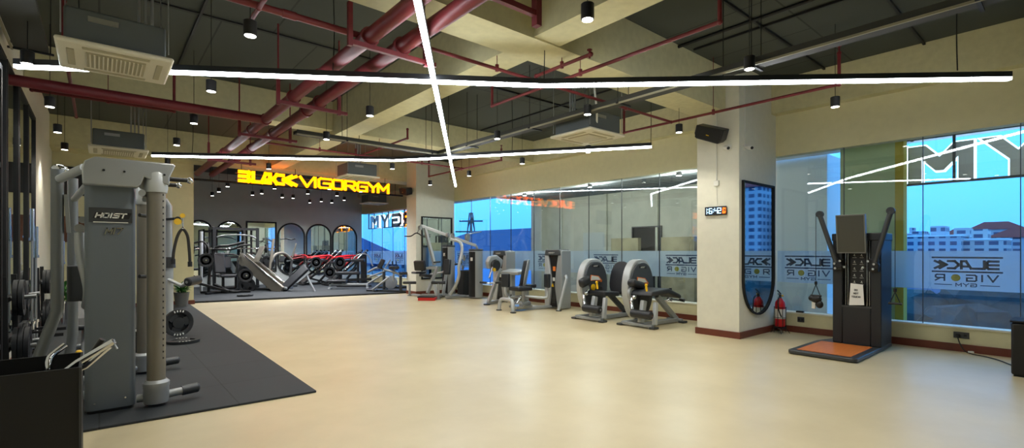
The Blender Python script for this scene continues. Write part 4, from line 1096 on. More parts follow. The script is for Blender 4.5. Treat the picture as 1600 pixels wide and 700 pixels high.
# leg extension: local origin on the floor; +x towards the windows (the sitter's back), -x towards the hall
def leg_machine(X, Y, kind, lbl):
    t = thing('leg_extension_machine' if kind == 'ext' else 'leg_curl_machine', lbl, 'gym machine', (X, Y, 0))
    s = leg_shroud(t, .12, .42)
    hoist_badge(s, .10 if kind == 'ext' else .12, .42 - .127, 1.12)
    MB().prism([(-.08, .93), (.18, .90), (.3, .80), (.28, .76), (.10, .80), (-.1, .80)], 'y', .283, .292).build('orange_sticker', 'orange', s, bevel=.002)
    MB().prism([(-.06, .915), (.16, .885), (.24, .81), (.10, .815), (-.08, .815)], 'y', .277, .284).build('sticker_print', 'white', s)
    MB().prism([(.02, .72), (.3, .66), (.33, .30), (.05, .2), (-.02, .4)], 'y', .27, .293).build('lower_cover', 'gunmetal', s, bevel=.01)
    MB().lathe([(.03, 0), (.07, .004), (.07, .02), (.04, .03)], (-.02 if kind == 'ext' else .0, .28, .66), (0, -1, 0), 18).build('adjuster_dial', 'yellow', s)
    # base frame with splayed feet
    MB().bar((-.42, -.30, .05), (-.42, .40, .05), .09, .06).bar((-.42, -.05, .05), (.72, -.10, .06), .10, .08).bar((-.40, .38, .05), (.5, .38, .05), .09, .06).build('base_frame', 'silver', t, bevel=.012)
    for (x, y) in ((-.42, -.32), (-.42, .42), (.74, -.22), (.74, .12)):
        MB().box((x, y, .02), (.16, .12, .04)).build('foot_plate', 'gunmetal', t, bevel=.012)
    MB().bar((.72, -.22, .05), (.72, .12, .05), .08, .06).build('rear_foot_bar', 'silver', t, bevel=.012)
    MB().bar((-.40, -.02, .08), (-.30, -.02, .50), .08, .12, up=(1, 0, 0)).bar((-.36, -.30, .06), (-.24, -.24, .48), .07, .09, up=(1, 0, 0)).build('front_upright', 'silver_light', t, bevel=.014)
    MB().bar((.72, -.08, .06), (.10, -.04, .56), .09, .10).build('rear_strut', 'gunmetal' if kind == 'ext' else 'silver', t, bevel=.014)
    if kind == 'ext':
        cushion(t, 'seat_pad', (-.02, -.02, .55), (.50, .46, .10), (0, 4, 0))
        bp = MB(); nn = 22
        P = [(.25 * math.copysign(abs(math.cos(2 * PI * k / nn)) ** .75, math.cos(2 * PI * k / nn)), .37 * math.copysign(abs(math.sin(2 * PI * k / nn)) ** .8, math.sin(2 * PI * k / nn))) for k in range(nn)]
        bp.prism(P, 'x', -.04, .05)
        bmesh.ops.transform(bp.bm, matrix=Matrix.Translation((.50, -.04, .86)) @ Matrix.Rotation(R(14), 4, 'Y'), verts=bp.bm.verts)
        bp.build('back_pad', 'vinyl', t, bevel=.03, seg=3)
        MB().tube([(.16, -.03, .52), (.42, -.03, .50), (.54, -.03, .62), (.58, -.03, .8)], .035, seg=12).build('back_support', 'silver', t)
        cushion(t, 'knee_wing', (-.40, .18, .80), (.30, .16, .20), (0, -18, 0), bev=.07)
    else:
        m = MB().prism([(-.42, .60), (-.36, .69), (.20, .72), (.38, .66), (.62, .58), (.64, .50), (.36, .56), (.18, .62), (-.34, .60)], 'y', -.26, .26)
        m.build('bench_pad', 'vinyl', t, bevel=.03, seg=3)
        cushion(t, 'hump_pad', (-.26, .18, .80), (.42, .18, .15), (0, 14, 0), bev=.06)
        MB().tube([(.5, .2, .5), (.74, .2, .42), (.82, .1, .44), (.82, -.12, .44)], .022, seg=10, smooth=4).tube([(.78, .1, .44), (.80, .1, .66)], .02).build('handle_bar', 'chrome', t)
        for y in (-.2, .08): MB().cyl((.83, y, .44), (.83, y + .1, .46), .036).build('hand_grip', 'black', t)
        MB().cyl((.80, .1, .5), (.805, .1, .68), .03).build('hand_grip', 'black', t)
    # swing arm, counterweights, rollers
    arm = MB().tube([(-.26, .2, .62), (-.44, .16, .50), (-.50, .1, .30), (-.5, .1, .24)], .034, seg=12, smooth=4).build('swing_arm', 'chrome', t)
    MB().lathe([(.02, 0), (.12, .0), (.13, .03), (.12, .06), (.02, .07)], (-.33, .26, .62), (0, -1, 0), 22).build('pivot_disc', 'silver', t)
    MB().ball((-.42, .12, .56), .045).build('pivot_knob', 'chrome', arm)
    roller(t, (-.52, .10, .27), (-.52, -.34, .26), .078)
    MB().bar((-.47, .02, .28), (-.38, .0, .09), .04, .06).build('limit_bracket', 'silver_light', t, bevel=.008)
    MB().cyl((-.34, -.12, .66), (-.34, -.10, .78), .02).ball((-.34, -.10, .80), .03).build('pull_pin', 'yellow', t)
    MB().box((-.385, -.02, .30), (.012, .05, .16), (0, 13, 0)).build('warning_label', 'red' if kind == 'ext' else 'white', t)
leg_machine(8.22, 6.72, 'ext', 'grey leg extension machine with an upright back pad under the far windows')
leg_machine(8.26, 5.55, 'curl', 'grey leg curl machine with a flat black bench beside the white column')

# ================================================================== 4. weight-stack towers and seated machines
def tower(root, x, y, w, d, h, facing='-x'):
    """hourglass tower: two silver curved side shells with a dark centre window and a curved head, front towards -x"""
    nseg = 10
    for s in (-1, 1):
        P = []
        for k in range(nseg + 1):
            q = k / nseg; P.append((y + s * (w / 2 - .0), .02 + q * h))
        I = []
        for k in range(nseg + 1):
            q = k / nseg; I.append((y + s * w * (.10 + .30 * abs(q - .42) ** 1.3 * 1.6), .02 + q * h))
        poly = P + I[::-1]
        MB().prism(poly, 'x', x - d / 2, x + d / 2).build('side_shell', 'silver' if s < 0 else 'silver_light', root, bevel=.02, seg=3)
    c = MB().prism([(y - w * .40, .05), (y + w * .40, .05), (y + w * .40, h * .96), (y - w * .40, h * .96)], 'x', x - d / 2 + .05, x + d / 2 - .03).build('stack_window', 'black', root)
    MB().prism([(y - w * .46, h * .93), (y + w * .46, h * .93), (y + w * .40, h * 1.03), (y - w * .40, h * 1.03)], 'x', x - d / 2 - .03, x + d / 2).build('head_cover', 'shroud', root, bevel=.02, seg=3)
    st = MB()
    for k in range(12): st.box((x - d / 2 + .045, y, .16 + k * .042), (.02, w * .2, .034))
    st.build('weight_stack', 'gunmetal', c)
    m = MB(); letters(m, 'HOIST', (x - d / 2 - .034, y + w * .2, h * .965), (0, -1, 0), (0, 0, 1), w * .055, .024, w * .025, .006, .003, slant=.3); m.build('badge_lettering', 'white', root, smooth=False)
    MB().box((x - d / 2 + .038, y, .74), (.01, .07, .09)).build('instruction_plate', 'white', c)
    return c

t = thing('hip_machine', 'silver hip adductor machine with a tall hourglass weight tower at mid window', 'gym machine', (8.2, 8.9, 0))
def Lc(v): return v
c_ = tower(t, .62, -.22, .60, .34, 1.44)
MB().prism([(-.32, .95), (-.24, .95), (-.24, 1.06), (-.32, 1.06)], 'x', .43, .449).build('orange_sticker', 'orange', t)
MB().cyl((.44, -.22, .60), (.44, -.22, .61), .001).prism([(-.26, .56), (-.18, .56), (-.22, .64)], 'x', .435, .452).build('warning_triangle', 'yellow', c_)
MB().bar((-.55, .15, .05), (.60, -.1, .05), .10, .06).tube([(-.75, .42, .02), (-.73, .40, .24), (-.7, .3, .28), (-.76, -.02, .28), (-.80, -.14, .24), (-.82, -.18, .02)], .045, seg=12, smooth=3).build('base_frame', 'silver_light', t, bevel=.01)
for (x, y) in ((-.75, .43), (-.82, -.19), (.25, -.62)): MB().cyl((x, y, .0), (x, y, .02), .07).build('foot_plate', 'gunmetal', t)
MB().tube([(.58, -.52, .82), (.50, -.62, .84), (.44, -.70, .78), (.24, -.62, .02)], .034, seg=12).build('grab_rail', 'silver_light', t)
cushion(t, 'seat_pad', (-.25, .20, .52), (.46, .40, .10)); 
m = MB(); P = [(-.17, 0), (.17, 0), (.20, .3), (.13, .62), (-.13, .62), (-.20, .3)]
m.prism(P, 'x', -.04, .05); bmesh.ops.transform(m.bm, matrix=Matrix.Translation((-.02, .42, .60)) @ Matrix.Rotation(R(-50), 4, 'Z') @ Matrix.Rotation(R(10), 4, 'Y'), verts=m.bm.verts); m.build('back_pad', 'vinyl', t, bevel=.03, seg=3)
m = MB(); m.prism([(-.19, -.02), (.19, -.02), (.22, .3), (.15, .65), (-.15, .65), (-.22, .3)], 'x', .05, .09); bmesh.ops.transform(m.bm, matrix=Matrix.Translation((-.02, .42, .60)) @ Matrix.Rotation(R(-50), 4, 'Z') @ Matrix.Rotation(R(10), 4, 'Y'), verts=m.bm.verts); m.build('back_shell', 'silver', t, bevel=.02, seg=3)
for s, xx, yy in ((1, -.5, .48), (-1, .18, -.30)):
    MB().tube([(-.20, .12, .34), (xx * .7, yy * .9, .30), (xx, yy, .40), (xx, yy, .58)], .036, seg=12, smooth=3).build('thigh_arm', 'silver_light', t)
    cushion(t, 'thigh_pad', (xx, yy, .72), (.10, .22, .34), (0, 0, 20 * s))
m = MB().tube([(-.6, .1, .18), (-.3, .14, .30), (-.1, .1, .22)], .03).cyl((-.45, -.04, .14), (-.1, .05, .16), .06).box((-.35, .08, .10), (.5, .3, .05)); m.cyl((-.25, .1, .07), (-.25, .1, .5), .05); m.build('cam_unit', 'steel', t, bevel=.006)
for y in (-.08, .3): MB().tube([(-.62, y, .20), (-.5, y, .34), (-.46, y, .36)], .025).build('foot_peg', 'chrome', t)

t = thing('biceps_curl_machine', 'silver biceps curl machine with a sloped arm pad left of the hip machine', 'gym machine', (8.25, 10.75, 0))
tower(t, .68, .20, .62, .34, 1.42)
MB().prism([(-.55, .96), (-.12, .99), (-.06, 1.20), (-.28, 1.34), (-.50, 1.30), (-.60, 1.16)], 'y', .38, .52).build('cam_housing', 'silver', t, bevel=.03, seg=3)
MB().lathe([(.05, 0), (.15, .01), (.16, .05), (.13, .08)], (-.36, .38, 1.06), (0, -1, 0), 24).build('cam_disc', 'black', t)
cushion(t, 'arm_pad', (-.05, -.06, .88), (.42, .62, .10), (0, -8, 10), material='silver')
MB().bar((-.05, .0, .1), (-.06, .0, .84), .10, .12, up=(1, 0, 0)).bar((-.60, .35, .06), (-.2, .35, .98), .09, .09, up=(1, 0, 0)).bar((-.62, .35, .05), (.2, .7, .05), .10, .07).bar((-.06, .02, .55), (.2, .6, .25), .08, .1).build('frame', 'silver', t, bevel=.012)
MB().cyl((-.66, .35, 0), (-.66, .35, .03), .09).build('foot_plate', 'gunmetal', t)
MB().tube([(-.50, .30, 1.02), (-.62, .30, .72)], .024).tube([(-.70, .5, .60), (-.60, .35, .58), (-.5, .12, .60)], .022).build('curl_handle', 'chrome', t)
roller(t, (-.74, .55, .60), (-.64, .38, .59), .032, nm='hand_grip')
roller(t, (-.52, .14, .60), (-.42, -.02, .62), .032, nm='hand_grip')
MB().cyl((-.45, .28, .94), (-.45, .32, .94), .05).build('yellow_pin', 'yellow', t)
cushion(t, 'seat_pad', (.12, -.42, .52), (.34, .36, .09)); MB().bar((.12, -.40, .05), (.12, -.40, .48), .07, .07, up=(1, 0, 0)).bar((.12, -.40, .05), (-.05, .0, .05), .09, .06).build('seat_post', 'silver', t)
for ch in t.children:
    if ch.name.split('.')[0] not in ('side_shell', 'stack_window', 'head_cover', 'badge_lettering'): ch.location = (.36, -.62, 0)

# pulldown and row station before the far column
t = thing('pulldown_station', 'silver twin lat pulldown and row station with a long overhead beam before the far column', 'gym machine', (8.0, 13.0, 0))
def hull(x, y, r, h, dark=-1):
    P = [(x + r * math.cos(2 * PI * k / 20), y + r * 1.15 * math.sin(2 * PI * k / 20)) for k in range(20)]
    MB().prism(P, 'z', .03, h).build('round_tower', 'silver', t, world=True, bevel=.02, seg=2)
    MB().prism([(x - r * 1.03 * math.cos(2 * PI * (k - 2.5) / 20), y + r * 1.18 * math.sin(2 * PI * (k - 2.5) / 20)) for k in range(6)] + [(x, y)], 'z', .06, h - .03).build('tower_window', 'black', t, world=True)
    MB().prism([(x + 1.05 * r * math.cos(2 * PI * k / 20), y + r * 1.2 * math.sin(2 * PI * k / 20)) for k in range(20)], 'z', h, h + .06).build('tower_head', 'shroud', t, world=True, bevel=.02, seg=2)
    MB().box((x - r - .005, y - .06, h - .25), (.012, .1, .1)).build('instruction_plate', 'white', t, world=True)
hull(8.72, 13.55, .20, 1.58); hull(8.80, 12.15, .20, 1.45)
A_ = at_depth(656, 352, 14.9); B_ = at_depth(716, 372, 15.1); C_ = at_depth(744, 384, 14.95)
MB().bar(A_, C_, .07, .09).build('overhead_beam', 'silver_light', t, world=True, bevel=.012)
MB().tube([C_, C_ + V((.03, -.03, -.12)), V((8.9, 12.25, 1.0))], .036, seg=12).build('tower_link', 'silver', t, world=True)
MB().bar(at_depth(664, 356, 14.9), at_depth(679, 414, 14.8), .11, .08, up=(1, 0, 0)).build('front_mast', 'silver', t, world=True, bevel=.012)
MB().bar(at_depth(683, 418, 14.8), at_depth(668, 458, 14.7), .10, .08, up=(1, 0, 0)).bar(at_depth(655, 420, 14.9), at_depth(684, 418, 14.8), .07, .08).build('lower_mast', 'silver', t, world=True, bevel=.012)
MB().tube([at_depth(705, 374, 14.8), at_depth(718, 378, 14.7), at_depth(722, 390, 14.6), at_depth(717, 416, 14.5), at_depth(717, 430, 14.5), at_depth(712, 446, 14.6), at_depth(703, 460, 14.7)], .048, seg=12, smooth=4).build('curved_mast', 'silver_light', t, world=True)
b = MB()
for px, py, dd in ((698, 367, 14.8), (706, 368, 14.9), (655, 356, 14.8), (729, 371, 15.0)): b.cyl(at_depth(px, py, dd), at_depth(px, py, dd) + V((.03, -.06, 0)), .07 if px != 729 else .12, seg=18)
b.build('pulley_wheels', 'steel', t, world=True)
MB().tube([at_depth(632, 369, 14.6), at_depth(642, 369, 14.7), at_depth(651, 364, 14.8), at_depth(662, 370, 14.9), at_depth(672, 370, 15.0)], .018, seg=8, smooth=3).build('lat_bar', 'black', t, world=True)
MB().tube([at_depth(730, 366, 15.3), at_depth(752, 362, 15.9)], .02, seg=8).build('lat_bar', 'steel', t, world=True)
for (a, b_, nm) in (((655, 356, 14.8), (652, 365, 14.8), 0), ((702, 372, 14.8), (690, 418, 14.6), 0)):
    MB().cyl(at_depth(*a), at_depth(*b_), .008, seg=6).build('pull_cable', 'wire', t, world=True)
cushion(t, 'chest_pad', at_depth(656, 415, 14.8), (.12, .36, .30), (0, -12, 30), world=True)
cushion(t, 'chest_pad', at_depth(699, 417, 14.6), (.12, .20, .46), (0, 8, 30), world=True)
cushion(t, 'seat_pad', at_depth(668, 431, 14.9), (.42, .34, .09), (0, 8, 0), world=True)
cushion(t, 'seat_pad', at_depth(654, 426, 15.0), (.36, .30, .06), world=True)
for (px, d0, zz) in ((640, 15.85, .42), (685, 14.65, .5)):
    q = at_z(px, 392 + FOC * EYE / d0, 0)
    MB().cyl((q.x, q.y, 0), (q.x, q.y, zz), .035, seg=12).cyl((q.x, q.y, 0), (q.x, q.y, .03), .07).build('roller_post', 'silver', t, world=True)
    roller(t, (q.x - .16, q.y + .14, zz), (q.x + .16, q.y - .14, zz), .045, world=True)
MB().bar((7.75, 13.6, .06), (8.55, 12.7, .06), .10, .08).bar((8.5, 13.4, .06), (7.75, 12.75, .06), .10, .08).bar((8.55, 12.7, .05), (8.8, 12.2, .05), .1, .07).bar((7.75, 13.6, .05), (7.7, 14.1, .05), .08, .05).bar((8.0, 12.6, .05), (8.6, 12.45, .06), .12, .07).build('base_frame', 'silver', t, world=True, bevel=.012)
MB().bar((8.0, 13.1, .08), (7.95, 13.35, .75), .09, .09, up=(1, 0, 0)).bar((8.1, 12.9, .08), (8.25, 12.95, .80), .08, .08, up=(1, 0, 0)).tube([(7.95, 13.3, .72), (8.1, 13.0, .78), (8.2, 12.8, .86)], .03).build('seat_frame', 'silver_light', t, world=True, bevel=.01)
for px, py in ((683, 410), (716, 413)):
    q = at_depth(px, py, 14.55); MB().cyl(q - V((.08, -.07, 0)), q + V((.08, -.07, .02)), .025).build('hand_grip', 'black', t, world=True)
MB().cyl(at_depth(724, 403, 14.6), at_depth(724, 403, 14.6) + V((.02, -.03, 0)), .09, seg=18).cyl(at_depth(722, 418, 14.5), at_depth(722, 418, 14.5) + V((.02, -.03, 0)), .07, seg=18).build('small_pulley', 'steel', t, world=True)
st = thing('aerobic_step', 'low black and red step on the floor before the pulldown station', 'step', (*at_z(668, 469, 0).xy, 0), R(-42))
MB().box((0, 0, .045), (.50, .32, .09)).build('base', 'red_step', st, bevel=.012); MB().box((-.02, 0, .10), (.50, .33, .035)).build('top_pad', 'black', st, bevel=.012)
tag(MB().box((0, 0, .42), (.5, .36, .82)).build('equipment_box', 'black_matte', bevel=.03), 'dark rectangular box behind the pulldown station by the skirting', 'box').location = (9.05, 13.0, 0)

# ================================================================== 5. functional trainer on the right
t = thing('functional_trainer', 'charcoal functional trainer with a wooden platform, raised arms and a paper notice', 'gym machine', (8.7, 2.25, 0))
TX0, TX1, TY0, TY1 = 8.56, 9.12, 1.95, 2.56
# frame around the recess
fm = MB(); fm.span((TX0, TY0, .06), (TX1, TY0 + .13, 1.70)); fm.span((TX0, TY1 - .13, .06), (TX1, TY1, 1.70)); fm.build('side_case', 'dark_housing', t, world=True, bevel=.012)
MB().span((TX0, TY0 + .131, .06), (TX1, TY1 - .131, .62)).build('lower_case', 'dark_housing', t, world=True, bevel=.006)
MB().span((TX0 + .12, TY0 + .131, .621), (TX1, TY1 - .131, 1.60)).build('back_case', 'black', t, world=True)
MB().span((TX0 - .01, TY0 - .01, 1.60), (TX1, TY1 + .01, 1.71)).build('top_case', 'dark_housing', t, world=True, bevel=.012)
MB().span((TX0 - .004, TY0 + .12, .61), (TX0 + .02, TY1 - .12, .635)).build('ledge', 'gunmetal', t, world=True)
for y in (TY0 + .155, TY0 + .185, TY1 - .185, TY1 - .155):
    MB().cyl((TX0 + .06, y, .63), (TX0 + .06, y, 1.6), .008, seg=10).build('guide_rod', 'chrome', t, world=True)
ex = MB().span((TX0 + .09, TY0 + .21, .64), (TX0 + .118, TY1 - .21, 1.42)).build('exercise_chart', 'black', t, world=True)
m = MB(); yc = (TY0 + TY1) / 2
for r_ in range(5):
    for s in (-1, 1):
        z = .96 + r_ * .10; y = yc + s * .045
        m.cyl((TX0 + .086, y, z + .035), (TX0 + .0895, y, z + .035), .007, seg=8)
        m.bar((TX0 + .088, y, z + .026), (TX0 + .088, y - .01, z + .008), .004, .005, up=(1, 0, 0)); m.bar((TX0 + .088, y - .012, z + .014), (TX0 + .088, y + .016, z + .018), .004, .004, up=(1, 0, 0))
        m.box((TX0 + .088, y, z - .012), (.003, .05, .004))
m.build('chart_figures', 'white', ex, world=True, smooth=False)
# paper notice
pn = MB().prism([(yc - .10, .655), (yc + .09, .64), (yc + .07, .97), (yc - .085, .955)], 'x', TX0 - .004, TX0 - .001)
pn = pn.build('paper_notice', 'paper', t, world=True, label='white paper notice')
m = MB()
letters(m, 'DO', (TX0 - .007, yc + .02, .86), (0, -1, 0), (0, 0, 1), .014, .022, .008, .005, .002)
letters(m, 'NOT', (TX0 - .007, yc + .03, .81), (0, -1, 0), (0, 0, 1), .014, .022, .008, .005, .002)
letters(m, 'TOUCH!', (TX0 - .007, yc + .055, .76), (0, -1, 0), (0, 0, 1), .013, .022, .008, .005, .002)
m.build('notice_writing', 'black', pn, world=True, smooth=False)
# screen wrapped in film, tilted up in front of the tower
sc = MB().box((0, 0, 0), (.045, .36, .56)).build('touch_screen', 'shroud', t, bevel=.012)
sc.location = V((TX0 - .12, yc + .03, 1.70)) - V((8.7, 2.25, 0)); sc.rotation_euler = (0, R(-7), 0)
ff = mat('screen_film', (66, 66, 60), .25, 0)
f2 = MB().box((-.026, 0, 0), (.004, .345, .545)).build('protective_film', ff, sc)
fb = MB().ring([(-.183, -.283), (.183, -.283), (.183, .283), (-.183, .283)], [(-.168, -.268), (.168, -.268), (.168, .268), (-.168, .268)], 'x', -.034, .026).build('film_edge', mat('clear_film_edge', (96, 98, 94), .3), sc, smooth=False)
MB().tube([(TX0 - .09, yc + .03, 1.55), (TX0 + .1, yc + .03, 1.5)], .04).build('screen_bracket', 'black', t, world=True)
# raised arms
for s, nm in ((1, 'left'), (-1, 'right')):
    py = yc + s * .225
    MB().box((TX0 - .02, py, 1.24), (.10, .12, .18)).cyl((TX0 - .09, py - .02, 1.24), (TX0 + .02, py - .02, 1.24), .05).build('arm_carriage', 'black', t, world=True, bevel=.008)
    for dz, dy in ((.06, s * -.05), (-.03, s * -.11), (.02, s * .02), (-.05, s * .01)):
        MB().cyl((TX0 - .13, py + dy, 1.24 + dz), (TX0 - .05, py + dy, 1.24 + dz), .016, seg=12).build('locking_knob', 'chrome', t, world=True)
    top = V((8.44, yc + s * .44, 2.00)); base = V((TX0 - .05, py, 1.22))
    a = MB().tube([base, base.lerp(top, .5), top], .034, seg=14).build('arm', 'gunmetal', t, world=True)
    MB().cyl(top + V((-.03, 0, .01)), top + V((.03, 0, .01)), .05, seg=18).build('arm_pulley', 'dark_housing', a, world=True)
    hz = .98 if s > 0 else .93
    ye = yc + s * .49
    MB().cyl((8.43, ye, hz), (8.43, ye, 2.0), .004, seg=6).build('pull_cable', 'wire', t, world=True)
    MB().cyl((8.43, ye, hz - .05), (8.43, ye, hz), .02, seg=10).build('cable_stop', 'black', t, world=True)
    h = thing('cable_attachment', ('black strap handle wrapped in cloth hanging left of the functional trainer' if s > 0 else 'black triangular stirrup handle hanging right of the functional trainer'), 'cable attachment', (8.43, ye, hz - .05))
    z0 = -.16 if s < 0 else -.17
    MB().tube([(0, 0, 0), (0, -.06, z0)], .006).tube([(0, 0, 0), (0, .06, z0)], .006).build('strap', 'black', h)
    MB().cyl((0, -.075, z0), (0, .075, z0), .016, seg=12).build('grip', 'black', h)
    if s > 0:
        m = MB().ball((0, .0, -.22), .075, (.6, 1.1, .8)).ball((0, -.05, -.30), .06, (.6, .9, 1)).ball((0, .06, -.21), .045).build('ankle_strap', 'black', h)
        MB().box((0, .03, -.30), (.03, .05, .14)).build('strap_tag', 'white', h, bevel=.006)
PXA, PXB, PYA, PYB = 7.42, 9.14, 1.95, 2.78
MB().prism([(PXA + .04, PYA), (PXB, PYA), (PXB, PYA + .68), (8.55, PYB), (PXA + .04, PYB), (PXA, PYB - .04), (PXA, PYA + .04)], 'z', 0.008, .06).build('platform_base', 'gunmetal', t, world=True, bevel=.012)
MB().span((PXA + .1, PYA + .1, .0), (PXB - .1, PYA + .6, .01)).build('platform_feet', 'black', t, world=True)
wood = bpy.data.materials.new('orange_wood'); wood.use_nodes = True
n = wood.node_tree; p_ = n.nodes['Principled BSDF']; w_ = n.nodes.new('ShaderNodeTexNoise'); tc = n.nodes.new('ShaderNodeTexCoord'); mp = n.nodes.new('ShaderNodeMapping')
mp.inputs['Scale'].default_value = (1.5, 14, 1); w_.inputs['Scale'].default_value = 3; w_.inputs['Detail'].default_value = 4
rp = n.nodes.new('ShaderNodeValToRGB'); rp.color_ramp.elements[0].color = (*lin((184, 96, 40)), 1); rp.color_ramp.elements[1].color = (*lin((216, 128, 58)), 1)
n.links.new(tc.outputs['Object'], mp.inputs[0]); n.links.new(mp.outputs[0], w_.inputs[0]); n.links.new(w_.outputs[0], rp.inputs[0]); n.links.new(rp.outputs[0], p_.inputs['Base Color']); p_.inputs['Roughness'].default_value = .4
MB().span((PXA + .10, PYA + .09, .055), (8.50, PYB - .09, .066)).build('wood_deck', wood, t, world=True)

# ================================================================== 6. things on and around the column
ck = thing('wall_clock', 'black digital clock with blue and orange digits on the white column', 'clock', (8.05, 4.12, 2.13))
MB().box((-.02, .02, 0), (.035, .38, .15)).build('case', 'black', ck, bevel=.008)
m = MB(); letters(m, '6:42', (-.0395, .125, -.04), (0, -1, 0), (0, 0, 1), .046, .085, .018, .010, .003); m.build('time_digits', 'clock_blue', ck, smooth=False)
m = MB(); letters(m, '24', (-.0395, -.112, .01), (0, -1, 0), (0, 0, 1), .020, .035, .008, .006, .003); letters(m, '62', (-.0395, -.112, -.045), (0, -1, 0), (0, 0, 1), .020, .035, .008, .006, .003); m.build('date_digits', 'clock_orange', ck, smooth=False)
m = MB(); m.box((-.0395, .17, .0), (.003, .006, .1)); m.box((-.0395, .155, .03), (.003, .02, .008)); m.box((-.0395, .155, -.02), (.003, .02, .008)); m.build('indicator', 'clock_blue', ck, smooth=False)
wb = MB().box((8.035, 4.13, 2.60), (.03, .09, .09)); tag(wb.build('socket_box', 'white', bevel=.006), 'small white socket box on the column above the clock', 'socket')
m = MB().cyl((8.040, 4.13, 2.645), (8.040, 4.13, 3.80), .008, seg=8).tube([(8.04, 4.13, 2.555), (8.04, 4.12, 2.3), (8.04, 4.12, 2.205)], .004, seg=6)
tag(m.build('wall_cable', 'white'), 'white cable running down the column to the digital clock', 'cable')
m = MB().cyl((8.24, 3.742, 3.24), (8.24, 3.742, 4.4), .006, seg=6); tag(m.build('wall_cable', 'white'), 'thin white cable above the camera on the right side of the column', 'cable')
def speaker(loc, rz, tilt, lbl, sz=(.24, .44, .24)):
    s = thing('loudspeaker', lbl, 'loudspeaker', loc, rz)
    b = MB().prism([(-.12, -.11), (.12, -.11), (.12, .11), (-.12, .11)], 'y', -.2, .2)
    o = MB().prism([(-.2, -.12), (.2, -.12), (.24, -.04), (.24, .1), (-.24, .12), (-.24, -.06)], 'x', -.11, .11).build('cabinet', 'black', s, bevel=.015); o.rotation_euler = (R(tilt), R(-16), 0)
    g = MB().box((-.114, 0, 0), (.006, .42, .2)).build('front_grille', 'black_matte', o); bb = MB().box((-.119, 0.0, -.02), (.004, .05, .012)).build('badge', 'yellow', o)
    MB().tube([(.08, 0, .02), (.20, 0, .05)], .02).box((.205, 0, .05), (.02, .1, .12)).build('bracket', 'black', s)
    b.bm.free()
    return s
speaker((7.835, 4.12, 3.42), 0, 24, 'black loudspeaker tilted on a bracket high on the near white column')
speaker((7.785, 14.72, 3.44), 0, 10, 'black loudspeaker on a bracket high on the far column beside the yellow sign')
def camera_dome(loc, lbl, d):
    c = thing('security_camera', lbl, 'camera', loc)
    d = V(d)
    MB().cyl((0, 0, 0), d * .02, .05, seg=18).build('mount', 'white', c)
    MB().cyl(d * .02, d * .06 + V((0, 0, -.01)), .02).build('arm', 'white', c)
    e = d * .09 + V((0, 0, -.02)); f = V((-.6, -.75, -.25)).normalized()
    o = MB().cyl(e - f * .05, e + f * .07, .035, seg=18).build('camera_body', 'white', c, bevel=.005); MB().cyl(e + f * .07, e + f * .074, .025, seg=16).build('lens', 'black', o)
camera_dome((8.05, 3.92, 3.18), 'white security camera on the left side of the column under the loudspeaker', (-1, 0, 0))
camera_dome((8.24, 3.75, 3.18), 'white security camera on the right side of the column above the mirror', (0, -1, 0))
camera_dome((XR, 16.2, 3.5), 'small white security camera in the corner of the back room', (-1, 0, 0))
# extinguisher in wire holder
e_ = thing('fire_extinguisher', 'red fire extinguisher in a black wire holder beside the column mirror', 'extinguisher', (9.17, 3.55, 0))
MB().lathe([(.07, .12), (.082, .14), (.082, .50), (.075, .55), (.04, .60), (.03, .62)], (0, 0, 0), (0, 0, 1), 22).build('cylinder', 'red', e_)
MB().lathe([(.083, .26), (.0845, .27), (.0845, .42), (.083, .43)], seg=22).build('paper_label', 'white', e_)
MB().cyl((0, 0, .62), (0, 0, .67), .022).bar((-.08, 0, .70), (.06, .0, .66), .02, .012).bar((-.11, 0, .76), (.03, 0, .69), .02, .012).build('valve_lever', 'black', e_)
MB().ball((.03, -.03, .66), .018).build('gauge', 'yellow', e_)
MB().tube([(.02, 0, .64), (-.12, -.02, .62), (-.15, -.03, .45), (-.1, -.06, .3)], .011, seg=8, smooth=5).build('hose', 'black', e_)
hl = MB()
for z in (.10, .28, .46): hl.ring([(.10 * math.cos(k * PI / 8), .10 * math.sin(k * PI / 8)) for k in range(16)], [(.093 * math.cos(k * PI / 8), .093 * math.sin(k * PI / 8)) for k in range(16)], 'z', z - .004, z + .004)
for k in range(8): a = k * PI / 4; hl.bar((.097 * math.cos(a), .097 * math.sin(a), .02 if k % 2 else .1), (.097 * math.cos(a), .097 * math.sin(a), .46), .008, .008)
for k in range(4): a = k * PI / 2 + .5; hl.bar((.09 * math.cos(a), .09 * math.sin(a), .1), (.15 * math.cos(a), .15 * math.sin(a), .008), .010, .010)
hl.cyl((0, 0, .095), (0, 0, .105), .095)
hl.build('wire_holder', 'black', e_)
# sockets and the black cabinet at the right edge
def socket(y, z, lbl, plug=False, w=.14):
    s = thing('power_socket', lbl, 'socket', (XR, y, z))
    MB().box((-.006, 0, 0), (.012, w, .09)).build('cover_plate', 'gunmetal', s, bevel=.004)
    m = MB()
    for q in (-.25, .25): m.box((-.0125, q * w, 0), (.003, .035, .035))
    m.build('outlets', 'black', s)
    return s
socket(3.33, .235, 'dark twin socket on the sill wall beside the fire extinguisher', w=.11)
s = socket(1.22, .235, 'dark twin socket with a plugged-in cable below the near window', w=.17)
MB().box((-.035, .03, -.01), (.05, .04, .04)).build('plug', 'black', s, bevel=.008)
cb = thing('extension_cord', 'black power cord running along the skirting to the black cabinet', 'cord', (9.42, 1.0, 0))
MB().tube([(9.43, 1.25, .21), (9.40, 1.22, .12), (9.36, 1.16, .03), (9.28, 1.06, .012), (9.22, .95, .012), (9.05, .8, .012), (8.7, .62, .012)], .007, seg=8, smooth=6).build('cable', 'wire', cb, world=True)
MB().box((9.345, 1.10, .03), (.03, .06, .025), (0, 0, 30)).build('cable_clip', 'white', cb, world=True, bevel=.004)
